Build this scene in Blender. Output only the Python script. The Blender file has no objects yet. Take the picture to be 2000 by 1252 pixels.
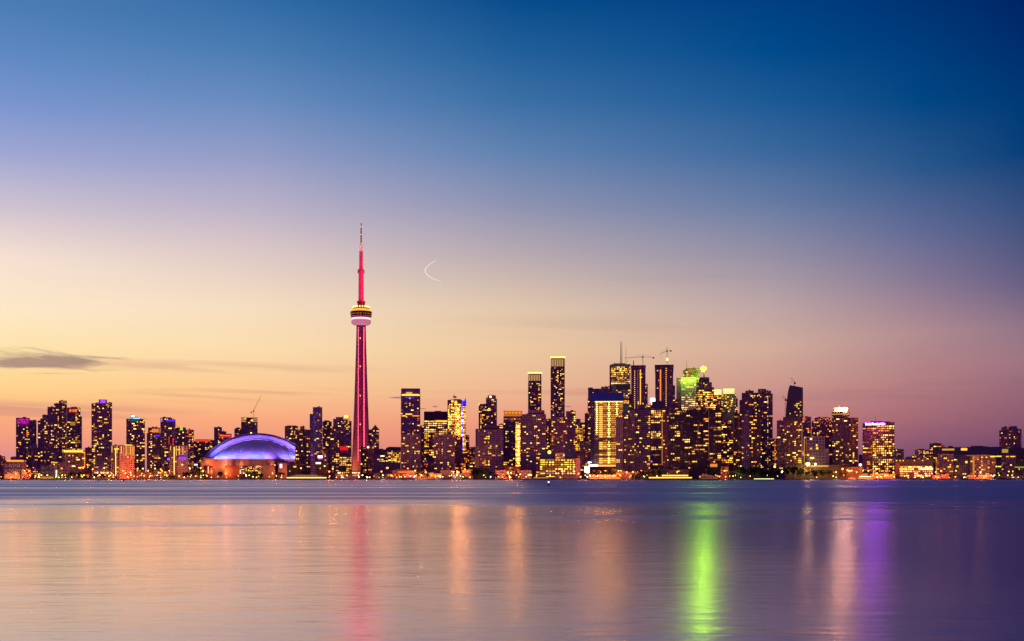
import bpy, math, random
from mathutils import Vector, Matrix

# ------------------------------------------------------------------ frame, camera
sc = bpy.context.scene
col = sc.collection
F, CX, HY, CAM, GZ = 2360.0, 1000.0, 933.0, 3.0, 1.2   # focal length in px of the 2000 px photo, horizon row, eye height, quay height

def lin(c):
    return tuple((v/255/12.92 if v/255 <= .04045 else ((v/255+.055)/1.055)**2.4) for v in c)
def X(px, Y): return (px-CX)/F*Y
def Z(py, Y): return CAM+(HY-py)/F*Y

cam = bpy.data.cameras.new('camera'); co = bpy.data.objects.new('camera', cam); col.objects.link(co)
co.location = (0, 0, CAM); co.rotation_euler = (math.pi/2, 0, 0)
cam.sensor_width = 36; cam.lens = F/2000*36; cam.shift_y = (HY-626)/2000
cam.clip_start = .5; cam.clip_end = 200000
sc.camera = co
sc.view_settings.view_transform = 'Standard'; sc.view_settings.look = 'None'
sc.view_settings.exposure = 0; sc.view_settings.gamma = 1
sc.render.engine = 'CYCLES'
sc.cycles.use_denoising = True
sc.cycles.max_bounces = 4; sc.cycles.diffuse_bounces = 2; sc.cycles.glossy_bounces = 3
sc.cycles.sample_clamp_indirect = 10; sc.cycles.sample_clamp_direct = 40

# ------------------------------------------------------------------ world: dusk sky
w = bpy.data.worlds.new('World'); sc.world = w; w.use_nodes = True
nt = w.node_tree; nt.nodes.clear()
def N(t, **k):
    n = nt.nodes.new(t)
    for a, b in k.items(): setattr(n, a, b)
    return n
def L(a, b): nt.links.new(a, b)
def M(op, a, b=None, c=None, clamp=False):
    n = N('ShaderNodeMath', operation=op, use_clamp=clamp)
    for i, v in enumerate((a, b, c)):
        if v is None: continue
        if isinstance(v, (int, float)): n.inputs[i].default_value = v
        else: L(v, n.inputs[i])
    return n.outputs[0]
def mixc(f, a, b):
    n = N('ShaderNodeMix', data_type='RGBA')
    for i, v in ((0, f), (6, a), (7, b)):
        if isinstance(v, (int, float)): n.inputs[i].default_value = v
        elif isinstance(v, tuple): n.inputs[i].default_value = v+(1,)
        else: L(v, n.inputs[i])
    return n.outputs[2]
tc = N('ShaderNodeTexCoord'); sp = N('ShaderNodeSeparateXYZ'); L(tc.outputs['Generated'], sp.inputs[0])
sx, sy, sz = sp.outputs
hyp = M('SQRT', M('ADD', M('MULTIPLY', sx, sx), M('MULTIPLY', sy, sy)))
tel = M('DIVIDE', sz, M('MAXIMUM', hyp, 1e-4))          # tangent of the elevation
az = M('ARCTAN2', sx, sy)                               # 0 = north, + = east
SKY = {
 -200: [(0,(96,140,194)),(100,(114,150,205)),(200,(140,162,214)),(300,(176,180,216)),(400,(218,206,214)),(500,(248,226,212)),(600,(255,232,200)),(680,(255,228,172)),(760,(255,212,138)),(820,(254,174,122)),(870,(240,150,130)),(915,(206,140,150))],
 0: [(0,(76,124,180)),(100,(94,136,194)),(200,(122,149,206)),(300,(160,167,211)),(400,(206,194,209)),(500,(246,224,210)),(600,(254,232,200)),(680,(255,227,170)),(760,(255,210,140)),(820,(252,170,124)),(870,(238,150,132)),(915,(205,140,150))],
 500: [(0,(50,108,166)),(100,(74,124,178)),(200,(106,140,192)),(300,(146,156,198)),(400,(186,177,201)),(500,(222,201,198)),(600,(246,221,192)),(680,(252,220,174)),(760,(252,201,145)),(820,(250,170,126)),(880,(234,143,124)),(920,(208,128,130))],
 1000: [(0,(6,76,140)),(100,(32,95,154)),(200,(60,112,166)),(300,(97,131,177)),(400,(142,147,178)),(500,(186,171,177)),(600,(225,198,172)),(680,(237,200,160)),(760,(238,184,146)),(820,(236,158,130)),(880,(222,130,118)),(920,(190,110,118))],
 1500: [(0,(0,64,130)),(100,(0,75,140)),(200,(28,90,149)),(300,(60,105,157)),(400,(104,124,164)),(500,(150,144,165)),(600,(190,165,165)),(680,(210,172,154)),(760,(205,150,138)),(820,(198,125,124)),(880,(172,100,115)),(920,(136,85,115))],
 1800: [(0,(0,50,115)),(200,(0,70,132)),(330,(42,87,139)),(450,(95,105,149)),(550,(135,120,148)),(650,(178,139,145)),(750,(178,124,128)),(820,(163,104,118)),(880,(130,82,110)),(920,(105,70,110))],
 2000: [(0,(0,36,102)),(100,(0,46,110)),(200,(0,58,118)),(300,(6,64,121)),(400,(52,80,127)),(500,(86,89,130)),(560,(108,97,134)),(640,(146,118,135)),(700,(160,118,130)),(760,(152,104,120)),(830,(136,86,110)),(880,(108,72,105)),(920,(90,62,100))],
 2400: [(0,(0,20,80)),(300,(0,40,100)),(500,(40,56,110)),(700,(90,76,116)),(850,(84,62,104)),(920,(60,50,94))],
}
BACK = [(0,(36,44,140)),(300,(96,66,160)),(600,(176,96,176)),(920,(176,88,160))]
TM = .5
def ramp(stops, a):
    r = N('ShaderNodeValToRGB'); e = r.color_ramp.elements
    L(M('DIVIDE', tel, TM, clamp=True), r.inputs[0])
    pts = sorted(((HY-y)/F*math.cos(a)/TM, c) for y, c in stops)
    top = pts[-1][1]
    pts.append((1.0, tuple(v*.8 for v in top)))
    e[0].position = pts[0][0]; e[0].color = lin(pts[0][1])+(1,)
    e[1].position = pts[1][0]; e[1].color = lin(pts[1][1])+(1,)
    for p, c in pts[2:]:
        q = e.new(min(p, 1)); q.color = lin(c)+(1,)
    return r.outputs[0]
keys = sorted(SKY); A = [math.atan((k-CX)/F) for k in keys]
out = ramp(SKY[keys[0]], A[0])
for i in range(1, len(keys)):
    mr = N('ShaderNodeMapRange', interpolation_type='LINEAR'); L(az, mr.inputs[0])
    mr.inputs[1].default_value = A[i-1]; mr.inputs[2].default_value = A[i]
    out = mixc(mr.outputs[0], out, ramp(SKY[keys[i]], A[i]))
# thin cloud: streaks low over the horizon, one longer cloud on the left
def ell(px, py, hw, hh):
    """soft mask of an elliptical region of the sky dome"""
    a0 = math.atan((px-CX)/F); t0 = (HY-py)/F*math.cos(a0)
    d = M('ADD', M('POWER', M('ABSOLUTE', M('DIVIDE', M('SUBTRACT', az, a0), hw/F)), 2), M('POWER', M('ABSOLUTE', M('DIVIDE', M('SUBTRACT', tel, t0), hh/F)), 2))
    return M('SUBTRACT', 1, d, clamp=True)
cv = N('ShaderNodeCombineXYZ'); L(az, cv.inputs[0]); L(M('ADD', tel, M('MULTIPLY', az, .035)), cv.inputs[1])
def streak(sxx, syy, lo, hi, seed, det=4, dist=.4):
    mp = N('ShaderNodeMapping'); L(cv.outputs[0], mp.inputs[0]); mp.inputs[3].default_value = (sxx, syy, 1); mp.inputs[1].default_value = (seed, seed*1.7, seed)
    no = N('ShaderNodeTexNoise'); L(mp.outputs[0], no.inputs['Vector']); no.inputs['Scale'].default_value = 1; no.inputs['Detail'].default_value = det; no.inputs['Distortion'].default_value = dist
    mr = N('ShaderNodeMapRange', interpolation_type='SMOOTHSTEP'); L(no.outputs[0], mr.inputs[0]); mr.inputs[1].default_value = lo; mr.inputs[2].default_value = hi
    return mr.outputs[0]
def fac(*f):
    o = f[0]
    for g in f[1:]: o = M('MULTIPLY', o, g)
    return M('MULTIPLY', o, 1, clamp=True)
def msum(*f):
    o = f[0]
    for g in f[1:]: o = M('ADD', o, g)
    return M('MULTIPLY', o, 1, clamp=True)
out = mixc(fac(msum(ell(60, 800, 330, 24), ell(620, 776, 420, 20), M('MULTIPLY', ell(380, 716, 380, 14), .6), ell(1180, 766, 330, 10)), streak(5, 170, .40, .62, 3.1), .6), out, lin((206,138,130)))
out = mixc(fac(msum(ell(1750, 762, 430, 22), M('MULTIPLY', ell(1100, 640, 330, 30), .4), M('MULTIPLY', ell(1350, 545, 260, 16), .3)), streak(4, 120, .35, .75, 8.1), .26), out, lin((120,86,112)))
big = msum(M('MULTIPLY', ell(98, 704, 112, 16), 1.0), M('MULTIPLY', ell(20, 711, 90, 9), .6), M('MULTIPLY', ell(150, 697, 60, 11), .35))
rag = M('SUBTRACT', M('MULTIPLY', streak(15, 150, .22, .78, 21.3, 10, 1.1), 1.7), .85)
bigf = M('MULTIPLY', M('ADD', big, M('MULTIPLY', rag, .8)), 1.15, clamp=True)
edge_ = M('MULTIPLY', ell(80, 704, 170, 26), 3.0, clamp=True)
out = mixc(fac(bigf, edge_, .78), out, lin((150,120,120)))
for q, (cx_, cy_, hw_, hh_) in enumerate(((780, 776.5, 24, 2.2), (850, 794, 7, 2), (826, 798, 9, 1.2), (1110, 794, 9, 1.4))):
    out = mixc(fac(M('MULTIPLY', ell(cx_, cy_, hw_, hh_), 1.2, clamp=True), .75), out, lin((140,96,128)))
# behind the camera the sky is brightened to purple, added to light the facades
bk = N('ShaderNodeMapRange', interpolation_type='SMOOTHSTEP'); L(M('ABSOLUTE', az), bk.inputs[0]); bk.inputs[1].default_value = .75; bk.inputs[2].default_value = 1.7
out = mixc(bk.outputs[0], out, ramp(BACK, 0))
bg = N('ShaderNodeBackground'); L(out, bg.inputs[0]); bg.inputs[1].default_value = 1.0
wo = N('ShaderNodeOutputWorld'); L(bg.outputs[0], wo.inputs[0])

sun = bpy.data.lights.new('sun', 'SUN'); sun.energy = .12; sun.angle = math.radians(12); sun.color = (1, .55, .35)
so = bpy.data.objects.new('sun', sun); col.objects.link(so)
so.rotation_euler = Vector((.93, -.30, -.05)).to_track_quat('-Z', 'Y').to_euler()   # the last afterglow, from the left

# ------------------------------------------------------------------ materials
MATS = {}
def mat(name, color, rough=.6, metal=0, emit=None, es=0, noise=0, nscale=.15, sample=None, ior=None):
    if name in MATS: return MATS[name]
    m = bpy.data.materials.new(name); m.use_nodes = True; t = m.node_tree
    b = t.nodes['Principled BSDF']; b.inputs['Base Color'].default_value = tuple(color)+(1,)
    b.inputs['Roughness'].default_value = rough; b.inputs['Metallic'].default_value = metal
    if ior: b.inputs['IOR'].default_value = ior
    if noise:
        tcn = t.nodes.new('ShaderNodeTexCoord'); no = t.nodes.new('ShaderNodeTexNoise'); no.inputs['Scale'].default_value = nscale; no.inputs['Detail'].default_value = 3
        t.links.new(tcn.outputs['Object'], no.inputs['Vector'])
        mr = t.nodes.new('ShaderNodeMapRange'); mr.inputs[1].default_value = .3; mr.inputs[2].default_value = .7; mr.inputs[3].default_value = 1-noise; mr.inputs[4].default_value = 1+noise
        t.links.new(no.outputs[0], mr.inputs[0])
        vm = t.nodes.new('ShaderNodeVectorMath'); vm.operation = 'SCALE'; vm.inputs[0].default_value = tuple(color)
        t.links.new(mr.outputs[0], vm.inputs['Scale']); t.links.new(vm.outputs[0], b.inputs['Base Color'])
    if emit:
        b.inputs['Emission Color'].default_value = tuple(emit)+(1,); b.inputs['Emission Strength'].default_value = es
    if sample: m.cycles.emission_sampling = sample
    MATS[name] = m; return m
def emi(name, rgb, es, sample='NONE'):
    return mat(name, (.02,.02,.02), .4, emit=lin(rgb), es=es, sample=sample)

WALL = {
 'plum':   mat('plum_concrete', (.32,.14,.24), .8, noise=.2),
 'rose':   mat('rose_concrete', (.34,.17,.19), .8, noise=.15),
 'brick':  mat('red_brick', (.30,.10,.09), .85, noise=.2),
 'dark':   mat('dark_cladding', (.09,.045,.085), .6, noise=.2),
 'black':  mat('black_cladding', (.022,.012,.022), .5, noise=.2),
 'blue':   mat('blue_glass_cladding', (.015,.03,.11), .25, noise=.1),
 'white':  mat('white_concrete', (.6,.46,.46), .7, noise=.1),
 'grey':   mat('grey_panel', (.26,.2,.27), .6, noise=.1),
 'tan':    mat('tan_stone', (.42,.27,.2), .8, noise=.15),
}
GLASS = mat('dark_glass', (.15,.055,.17), .25)
BLACKGLASS = mat('black_glass', (.035,.012,.035), .3)
GLASS2 = mat('violet_glass', (.16,.08,.17), .3)
DIM1 = mat('dim_window', (.03,.02,.03), .3, emit=lin((190,110,60)), es=.22, sample='NONE')
DIM2 = mat('faint_window', (.03,.02,.03), .3, emit=lin((150,90,80)), es=.12, sample='NONE')
STEEL = mat('dark_steel', (.06,.045,.06), .5, .6)
ROOF = mat('roof_felt', (.05,.03,.045), .9)
PAL = {
 'a': emi('amber_light', (255,150,40), 1.6), 'b': emi('yellow_light', (255,188,55), 1.9), 'c': emi('pale_yellow_light', (255,208,95), 2.5),
 'd': emi('orange_light', (255,105,30), 1.4), 'e': emi('white_light', (255,225,180), 2.8), 'f': emi('lime_light', (225,195,45), 1.4),
 'h': emi('bright_gold_light', (255,185,66), 4.5), 'i': emi('dull_gold_light', (200,130,40), .9), 'j': emi('deep_amber_light', (225,120,45), .42),
}
MIX = {'n': 'abbbccbiaabbciafjjijc', 'o': 'aaddbbidaijjjc', 'w': 'ceecbbj', 'h': 'hhhbcaai', 'f': 'fbbfcijj', 'm': 'iiaabbjj'}

# ------------------------------------------------------------------ mesh helpers
class MB:
    def __init__(s): s.v = []; s.f = []; s.m = []
    def quad(s, a, b, c, d, mi=0):
        n = len(s.v); s.v += [a, b, c, d]; s.f.append((n, n+1, n+2, n+3)); s.m.append(mi)
    def box(s, x0, x1, y0, y1, z0, z1, mi=0, top=None):
        n = len(s.v)
        s.v += [(x0,y0,z0),(x1,y0,z0),(x1,y1,z0),(x0,y1,z0),(x0,y0,z1),(x1,y0,z1),(x1,y1,z1),(x0,y1,z1)]
        for k, q in enumerate(((0,1,5,4),(1,2,6,5),(2,3,7,6),(3,0,4,7),(4,5,6,7),(3,2,1,0))):
            s.f.append(tuple(n+i for i in q)); s.m.append(top if (top is not None and k == 4) else mi)
    def prism(s, pts, z0, z1, mi=0, top=None):
        """vertical prism over a counter-clockwise plan"""
        n = len(s.v); k = len(pts)
        s.v += [(p[0], p[1], z0) for p in pts]+[(p[0], p[1], z1) for p in pts]
        for i in range(k):
            j = (i+1) % k; s.f.append((n+i, n+j, n+k+j, n+k+i)); s.m.append(mi)
        s.f.append(tuple(range(n+k, n+2*k))); s.m.append(mi if top is None else top)
        s.f.append(tuple(range(n+k-1, n-1, -1))); s.m.append(mi)
    def xzprism(s, pts, y0, y1, mi=0):
        """an outline in the x-z plane given depth"""
        n = len(s.v); k = len(pts)
        s.v += [(p[0], y0, p[1]) for p in pts]+[(p[0], y1, p[1]) for p in pts]
        for i in range(k):
            j = (i+1) % k; s.f.append((n+i, n+j, n+k+j, n+k+i)); s.m.append(mi)
        s.f.append(tuple(range(n, n+k))); s.m.append(mi)
        s.f.append(tuple(range(n+2*k-1, n+k-1, -1))); s.m.append(mi)
    def lathe(s, prof, n=24, cx=0, cy=0, mi=0):
        b = len(s.v)
        for r, z in prof:
            for i in range(n):
                a = 2*math.pi*i/n; s.v.append((cx+r*math.cos(a), cy+r*math.sin(a), z))
        for k in range(len(prof)-1):
            for i in range(n):
                j = (i+1) % n; s.f.append((b+k*n+i, b+k*n+j, b+(k+1)*n+j, b+(k+1)*n+i)); s.m.append(mi)
        s.f.append(tuple(b+i for i in reversed(range(n)))); s.m.append(mi)
        s.f.append(tuple(b+(len(prof)-1)*n+i for i in range(n))); s.m.append(mi)
    def bar(s, p, q, r0, r1=None, n=4, mi=0):
        r1 = r0 if r1 is None else r1
        p, q = Vector(p), Vector(q); d = (q-p).normalized()
        u = d.cross(Vector((0, 1, 0) if abs(d.y) < .9 else (1, 0, 0))).normalized(); w_ = d.cross(u)
        b = len(s.v)
        for c, r in ((p, r0), (q, r1)):
            for i in range(n):
                a = 2*math.pi*(i+.5)/n; s.v.append(tuple(c+u*r*math.cos(a)+w_*r*math.sin(a)))
        for i in range(n):
            j = (i+1) % n; s.f.append((b+i, b+j, b+n+j, b+n+i)); s.m.append(mi)
        s.f.append(tuple(b+i for i in reversed(range(n)))); s.m.append(mi)
        s.f.append(tuple(b+n+i for i in range(n))); s.m.append(mi)
    def build(s, name, mats, parent=None, smooth=False):
        me = bpy.data.meshes.new(name); me.from_pydata(s.v, [], s.f)
        if not isinstance(mats, (list, tuple)): mats = [mats]
        for m in mats: me.materials.append(m)
        me.polygons.foreach_set('material_index', s.m)
        if smooth: me.polygons.foreach_set('use_smooth', [True]*len(s.f))
        me.update(); o = bpy.data.objects.new(name, me); col.objects.link(o)
        if parent: o.parent = parent
        return o
def tag(o, label=None, cat=None, group=None, kind=None):
    if label: o['label'] = label
    if cat: o['category'] = cat
    if group: o['group'] = group
    if kind: o['kind'] = kind
    return o
def thing(name, label, cat, px, Y, z=GZ, rot=0, group=None):
    o = bpy.data.objects.new(name, None); col.objects.link(o)
    a = math.atan((px-CX)/F); o.location = (X(px, Y), Y, z); o.rotation_euler.z = -a+math.radians(rot)
    o.empty_display_size = 5
    return tag(o, label, cat, group)
def sub(name, mesh, parent, loc=(0,0,0), scale=(1,1,1), rz=0):
    o = bpy.data.objects.new(name, mesh); col.objects.link(o); o.parent = parent
    o.location = loc; o.scale = scale; o.rotation_euler.z = rz
    return o

def win_mesh(k):
    """unit window facing -y: a dark frame with the lit pane set in its front"""
    b = MB(); e = .06
    b.box(-.5, .5, -.5, .5, 0, 1, 0)
    b.quad((-.5+e, -.52, e), (.5-e, -.52, e), (.5-e, -.52, 1-e), (-.5+e, -.52, 1-e), 1)
    me = bpy.data.meshes.new('window_'+PAL[k].name); me.from_pydata(b.v, [], b.f)
    me.materials.append(WALL['black']); me.materials.append(PAL[k]); me.polygons.foreach_set('material_index', b.m); me.update()
    return me
WM = {k: win_mesh(k) for k in PAL}

# ------------------------------------------------------------------ one block of a building
def block(root, part, x0, x1, yt, px, Y, yb=None, style='slab', wall='plum', fl=3.1, bay=3.0, dep=None, off=0,
          lit=.12, mix='n', vis=None, run=(1,1,1,2), rows=None, roof=True, slant=0, seed=0, glass=None, k=1.0, side=0, cap=100, wh=.62):
    """px / Y: the building's axis and distance. Returns local (u0,u1,z0,z1)."""
    rnd = random.Random(int(x0*7+x1*13+yt*3)+seed)
    th = math.atan((px-CX)/F); D = math.hypot(X(px, Y), Y)
    def U(p): return D*math.tan(math.atan((p-CX)/F)-th)*k
    u0, u1 = U(x0)+.04, U(x1)-.04
    zt = Z(yt, Y)-GZ; zb = 0 if yb is None else Z(yb, Y)-GZ
    wd = u1-u0; dep = dep or max(14, min(wd, 34))
    v0 = off*.9; v1 = v0+dep
    b = MB(); G = glass or GLASS
    mats = [WALL[wall], G, DIM1, DIM2, GLASS2, ROOF, STEEL]
    if wall == 'black': mats[1] = mats[4] = BLACKGLASS
    nf = max(1, int((zt-zb)/fl)); nb = max(1, round(wd/bay)); bw = wd/nb; fh = (zt-zb)/nf
    if slant:   # sloped top: left edge at zt, right edge lower
        zr = zt-slant
        b.xzprism([(u0,zb),(u1,zb),(u1,zr),(u0,zt)], v0, v1, 0)
    elif style == 'round':
        cu, r = (u0+u1)/2, wd/2; cvv = v0+r
        pts = [(cu+r*math.cos(2*math.pi*i/20), cvv+r*math.sin(2*math.pi*i/20)) for i in range(20)]
        b.prism(pts, zb, zt, 1, 5)
        for i in range(nf+1):
            pp = [(cu+(r+.5)*math.cos(2*math.pi*j/20), cvv+(r+.5)*math.sin(2*math.pi*j/20)) for j in range(20)]
            b.prism(pp, zb+i*fh-.25, zb+i*fh+.35, 0)
    elif style == 'frame':      # bare construction floors
        b.box(u0+wd*.3, u1-wd*.3, v0+3, v1-3, zb, zt-1, 0)
        for i in range(nf+1): b.box(u0, u1, v0, v1, zb+i*fh-.25, zb+i*fh+.25, 0)
        for j in range(nb+1):
            for yy in (v0+.4, v1-1.2): b.box(u0+.3+j*(wd-1.4)/nb, u0+1.1+j*(wd-1.4)/nb, yy, yy+.8, zb, zt, 0)
        b.box(u0+.6, u1-.6, v0+1.4, v1-1.4, zb, zt-3*fh, 1)
    else:
        b.box(u0, u1, v0, v1, zb, zt, 1 if style in ('slab', 'curtain') else 0, 5)
    def cellz(i): return zb+(i+.5-wh/2)*fh, zb+(i+.5+wh/2)*fh
    # every visible face carries the window cells of its storeys
    zvis = zb if vis is None else max(zb, Z(vis, Y)-GZ)
    if style not in ('round', 'frame', 'plain'):
        for i in range(nf):
            z0, z1 = cellz(i)
            if z1 < zvis-2: continue
            for j in range(nb):
                ua, ub = u0+(j+.14)*bw, u0+(j+.86)*bw
                if slant and z1 > zt-slant*(ub-u0)/wd-1: continue
                r = rnd.random()
                if r < .09: mi = 2
                elif r < .16: mi = 3
                elif r < .5: mi = 4
                elif style in ('slab', 'curtain'): continue
                else: mi = 1
                b.quad((ua, v0-.05, z0), (ub, v0-.05, z0), (ub, v0-.05, z1), (ua, v0-.05, z1), mi)
        ns = max(1, round(dep/bay)); sw = dep/ns
        for sgn, uu in ((1, u1+.05), (-1, u0-.05)):
            if slant: break
            for i in range(nf):
                z0, z1 = cellz(i)
                if z1 < zvis-2: continue
                for j in range(ns):
                    r = rnd.random()
                    mi = 2 if r < .1 else 4 if r < .4 else 1
                    if style in ('slab', 'curtain') and mi == 1: continue
                    a, c = v0+(j+.2)*sw, v0+(j+.8)*sw
                    q = [(uu, a, z0), (uu, c, z0), (uu, c, z1), (uu, a, z1)]
                    if sgn < 0: q.reverse()
                    b.quad(*q, mi)
    if style == 'slab':
        for i in range(nf+1):
            zz = zb+i*fh
            if slant and zz > zt-slant: break
            if zz < zvis-6: continue
            b.box(u0-.45, u1+.45, v0-1.3, v1+.45, zz-.3, zz+.42, 0)
        for j in range(0, nb+1, 3):
            uu = u0+j*bw
            b.box(uu-.35, uu+.35, v0-1.0, v0+.1, zb, zt-slant-.6, 0)
    elif style == 'curtain':
        for j in range(nb+1):
            uu = u0+j*bw; zz = zt-slant*(uu-u0)/wd
            b.box(uu-.22, uu+.22, v0-.35, v0+.1, zb, zz-.3, 0)
        for i in range(nf+1):
            zz = zb+i*fh
            if slant and zz > zt-slant: break
            b.box(u0-.1, u1+.1, v0-.16, v1+.1, zz-.35, zz+.35, 0)
    elif style == 'bands':
        for j in range(0, nb+1, 2):
            uu = u0+j*bw; b.box(uu-.6, uu+.6, v0-.5, v0+.1, zb, zt-.5, 0)
    elif style == 'ribs':
        for j in range(nb+1):
            uu = u0+j*bw; b.box(uu-.5, uu+.5, v0-.9, v0+.1, zb, zt-.3, 0)
    if roof and style not in ('frame', 'round') and not slant and wd > 5:
        b.box(u0-.2, u1+.2, v0-.2, v0+.5, zt-.02, zt+.9, 0); b.box(u0-.2, u0+.5, v0+.5, v1, zt-.02, zt+.88, 0); b.box(u1-.5, u1+.2, v0+.5, v1, zt-.02, zt+.88, 0)
        for q in range(2 if wd > 14 else 1):
            a = u0+wd*rnd.uniform(.15, .6); b.box(a, a+wd*.2, v0+dep*.3, v0+dep*.6, zt, zt+rnd.uniform(1.5, 3.2), 0)
        if wd > 18 and rnd.random() < .6:
            a = u0+wd*rnd.uniform(.2, .8); b.bar((a, v0+dep*.5, zt), (a, v0+dep*.5, zt+rnd.uniform(4, 8)), .16, .08, 4, 6)
    o = b.build(part, mats, root)
    # lit windows, each a part
    cells = []
    flr = [i for i in range(nf) if cellz(i)[0] >= zvis]
    if rows:
        for a, c, p in rows:   # (y px from, to, chance): storeys lit end to end
            za, zc = Z(c, Y)-GZ, Z(a, Y)-GZ
            for i in flr:
                if za <= zb+(i+.5)*fh <= zc:
                    j = 0
                    while j < nb:
                        n = rnd.choice((1, 2, 3)); n = min(n, nb-j)
                        if rnd.random() < p: cells.append((i, j, n))
                        j += n
    taken = set((i, j+q) for i, j, n in cells for q in range(n))
    if style in ('bands', 'curtain') and not rows and lit > .08:      # now and then a whole storey is lit
        for i in flr:
            if rnd.random() < .09:
                j = rnd.randrange(3)
                while j < nb:
                    n = min(rnd.choice((1, 2, 3)), nb-j)
                    if rnd.random() < .65: cells.append((i, j, n)); taken.update((i, j+q) for q in range(n))
                    j += n
    nlit = int(len(flr)*nb*lit*1.3)
    tries = 0
    hot = [rnd.randrange(nb) for _ in range(max(1, nb//5))]
    while nlit > 0 and flr and tries < 4000:
        tries += 1
        i = rnd.choice(flr); n = min(rnd.choice(run), nb)
        j = min(max(0, rnd.choice(hot) if rnd.random() < .35 else rnd.randrange(nb)), nb-n)
        if any((i, j+q) in taken for q in range(n)): continue
        if slant and cellz(i)[1] > zt-slant*((j+n)*bw)/wd-1: continue
        for q in range(n): taken.add((i, j+q))
        cells.append((i, j, n)); nlit -= n
    cells.sort(key=lambda c: -c[2])
    extra = {}
    pal = MIX[mix]
    for idx, (i, j, n) in enumerate(cells):
        kk = rnd.choice(pal); z0, z1 = cellz(i)
        hh = (z1-z0)*rnd.uniform(.85, 1.08)
        ua, ub = u0+(j+.1)*bw, u0+(j+n-.1)*bw
        if rnd.random() < .25: ub -= bw*.3
        if style == 'round':
            cu, r = (u0+u1)/2, wd/2; sn = ((ua+ub)/2-cu)/r; sn = max(-.95, min(.95, sn)); aa = math.asin(sn)
            loc = (cu+(r+.12)*math.sin(aa), v0+r-(r+.12)*math.cos(aa), z0); rz = aa; scl = ((ub-ua), .3, hh)
        else:
            loc = ((ua+ub)/2, v0-(.12 if style != 'ribs' else .3)+(1.0 if style == 'frame' else 0), z0); rz = 0; scl = (ub-ua, .3, hh)
        if idx < cap: sub('window', WM[kk], root, loc, scl, rz)
        else: extra.setdefault(kk, []).append((loc, scl))
    if extra:
        e = MB(); ks = sorted(extra)
        for q, kk in enumerate(ks):
            for (lx, ly, lz), (sx_, sy_, sz_) in extra[kk]: e.box(lx-sx_/2, lx+sx_/2, ly-.15, ly+.15, lz, lz+sz_, q)
        eo = e.build('window_lights', [PAL[kk] for kk in ks], root); eo['kind'] = 'stuff'
    return u0, u1, zb, zt, v0

class Bld:
    """a building at photo column px, distance Y; blocks and trim are measured in photo pixels across the front"""
    def __init__(s, name, label, cat, x0, x1, Y, rot=0, group=None):
        s.px = (x0+x1)/2; s.Y = Y; s.root = thing(name, label, cat, s.px, Y, rot=rot, group=group)
        s.th = math.atan((s.px-CX)/F); s.D = math.hypot(X(s.px, Y), Y)
        s.n = 0; s.k = 1.0
        if rot:
            r = math.radians(abs(rot)); W = (x1-x0)/F*Y; d = min(W, 30)*.6; s.k = max(.5, (W-d*math.sin(r))/(W*math.cos(r))); s.dep = d
        else: s.dep = None
    def blk(s, part, x0, x1, yt, **kw):
        kw.setdefault('off', s.n*.45); kw.setdefault('k', s.k)
        if s.dep: kw.setdefault('dep', s.dep)
        s.n += 1
        block(s.root, part, x0, x1, yt, s.px, s.Y, **kw); return s
    def U(s, p): return s.D*math.tan(math.atan((p-CX)/F)-s.th)*s.k
    def H(s, y): return Z(y, s.Y)-GZ
    def trim(s, part, x0, x1, y0, y1, m, front=-1.6, dep=1.0, label=None):
        """a projecting band, screen, sign box or light strip: y0 upper, y1 lower edge"""
        b = MB(); b.box(s.U(x0), s.U(x1), front, front+dep, s.H(y1), s.H(y0), 0)
        o = b.build(part, m, s.root)
        if label: o['label'] = label
        return s
    def mast(s, part, x, y0, y1, r=.35, v=8, m=None):
        b = MB(); b.bar((s.U(x), v, s.H(y1)), (s.U(x), v, s.H(y0)), r, r*.5, 6); b.build(part, m or STEEL, s.root); return s
    def lamp(s, part, x, y, r, m, v=4):
        b = MB(); b.lathe([(r*math.sin(math.pi*i/8)+.01, s.H(y)-r*math.cos(math.pi*i/8)) for i in range(9)], 12, s.U(x), v); b.build(part, m, s.root); return s

# ------------------------------------------------------------------ water, quay, ground
SH = 1745.0                                            # distance of the quay edge
wm = bpy.data.materials.new('lake_water'); wm.use_nodes = True
t = wm.node_tree; t.nodes.remove(t.nodes['Principled BSDF']); b_ = t.nodes.new('ShaderNodeBsdfAnisotropic')
def TN(ty, **k):
    n = t.nodes.new(ty)
    for a, b in k.items(): setattr(n, a, b)
    return n
b_.inputs['Anisotropy'].default_value = -.36; tg = t.nodes.new('ShaderNodeCombineXYZ'); tg.inputs[0].default_value = 1; t.links.new(tg.outputs[0], b_.inputs['Tangent'])
geo = TN('ShaderNodeNewGeometry'); sp_ = TN('ShaderNodeSeparateXYZ'); t.links.new(geo.outputs['Position'], sp_.inputs[0])
def wnoise(scale, det, lo, hi, dist=0):
    mp = TN('ShaderNodeMapping'); t.links.new(geo.outputs['Position'], mp.inputs[0]); mp.inputs[3].default_value = scale
    no = TN('ShaderNodeTexNoise'); t.links.new(mp.outputs[0], no.inputs['Vector']); no.inputs['Scale'].default_value = 1; no.inputs['Detail'].default_value = det; no.inputs['Distortion'].default_value = dist
    mr = TN('ShaderNodeMapRange', interpolation_type='SMOOTHSTEP'); t.links.new(no.outputs[0], mr.inputs[0]); mr.inputs[1].default_value = lo; mr.inputs[2].default_value = hi
    return mr.outputs[0], no.outputs[0]
def wm_(op, a, b, clamp=False):
    n = TN('ShaderNodeMath', operation=op, use_clamp=clamp)
    for i, v in enumerate((a, b)):
        if isinstance(v, (int, float)): n.inputs[i].default_value = v
        else: t.links.new(v, n.inputs[i])
    return n.outputs[0]
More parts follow.
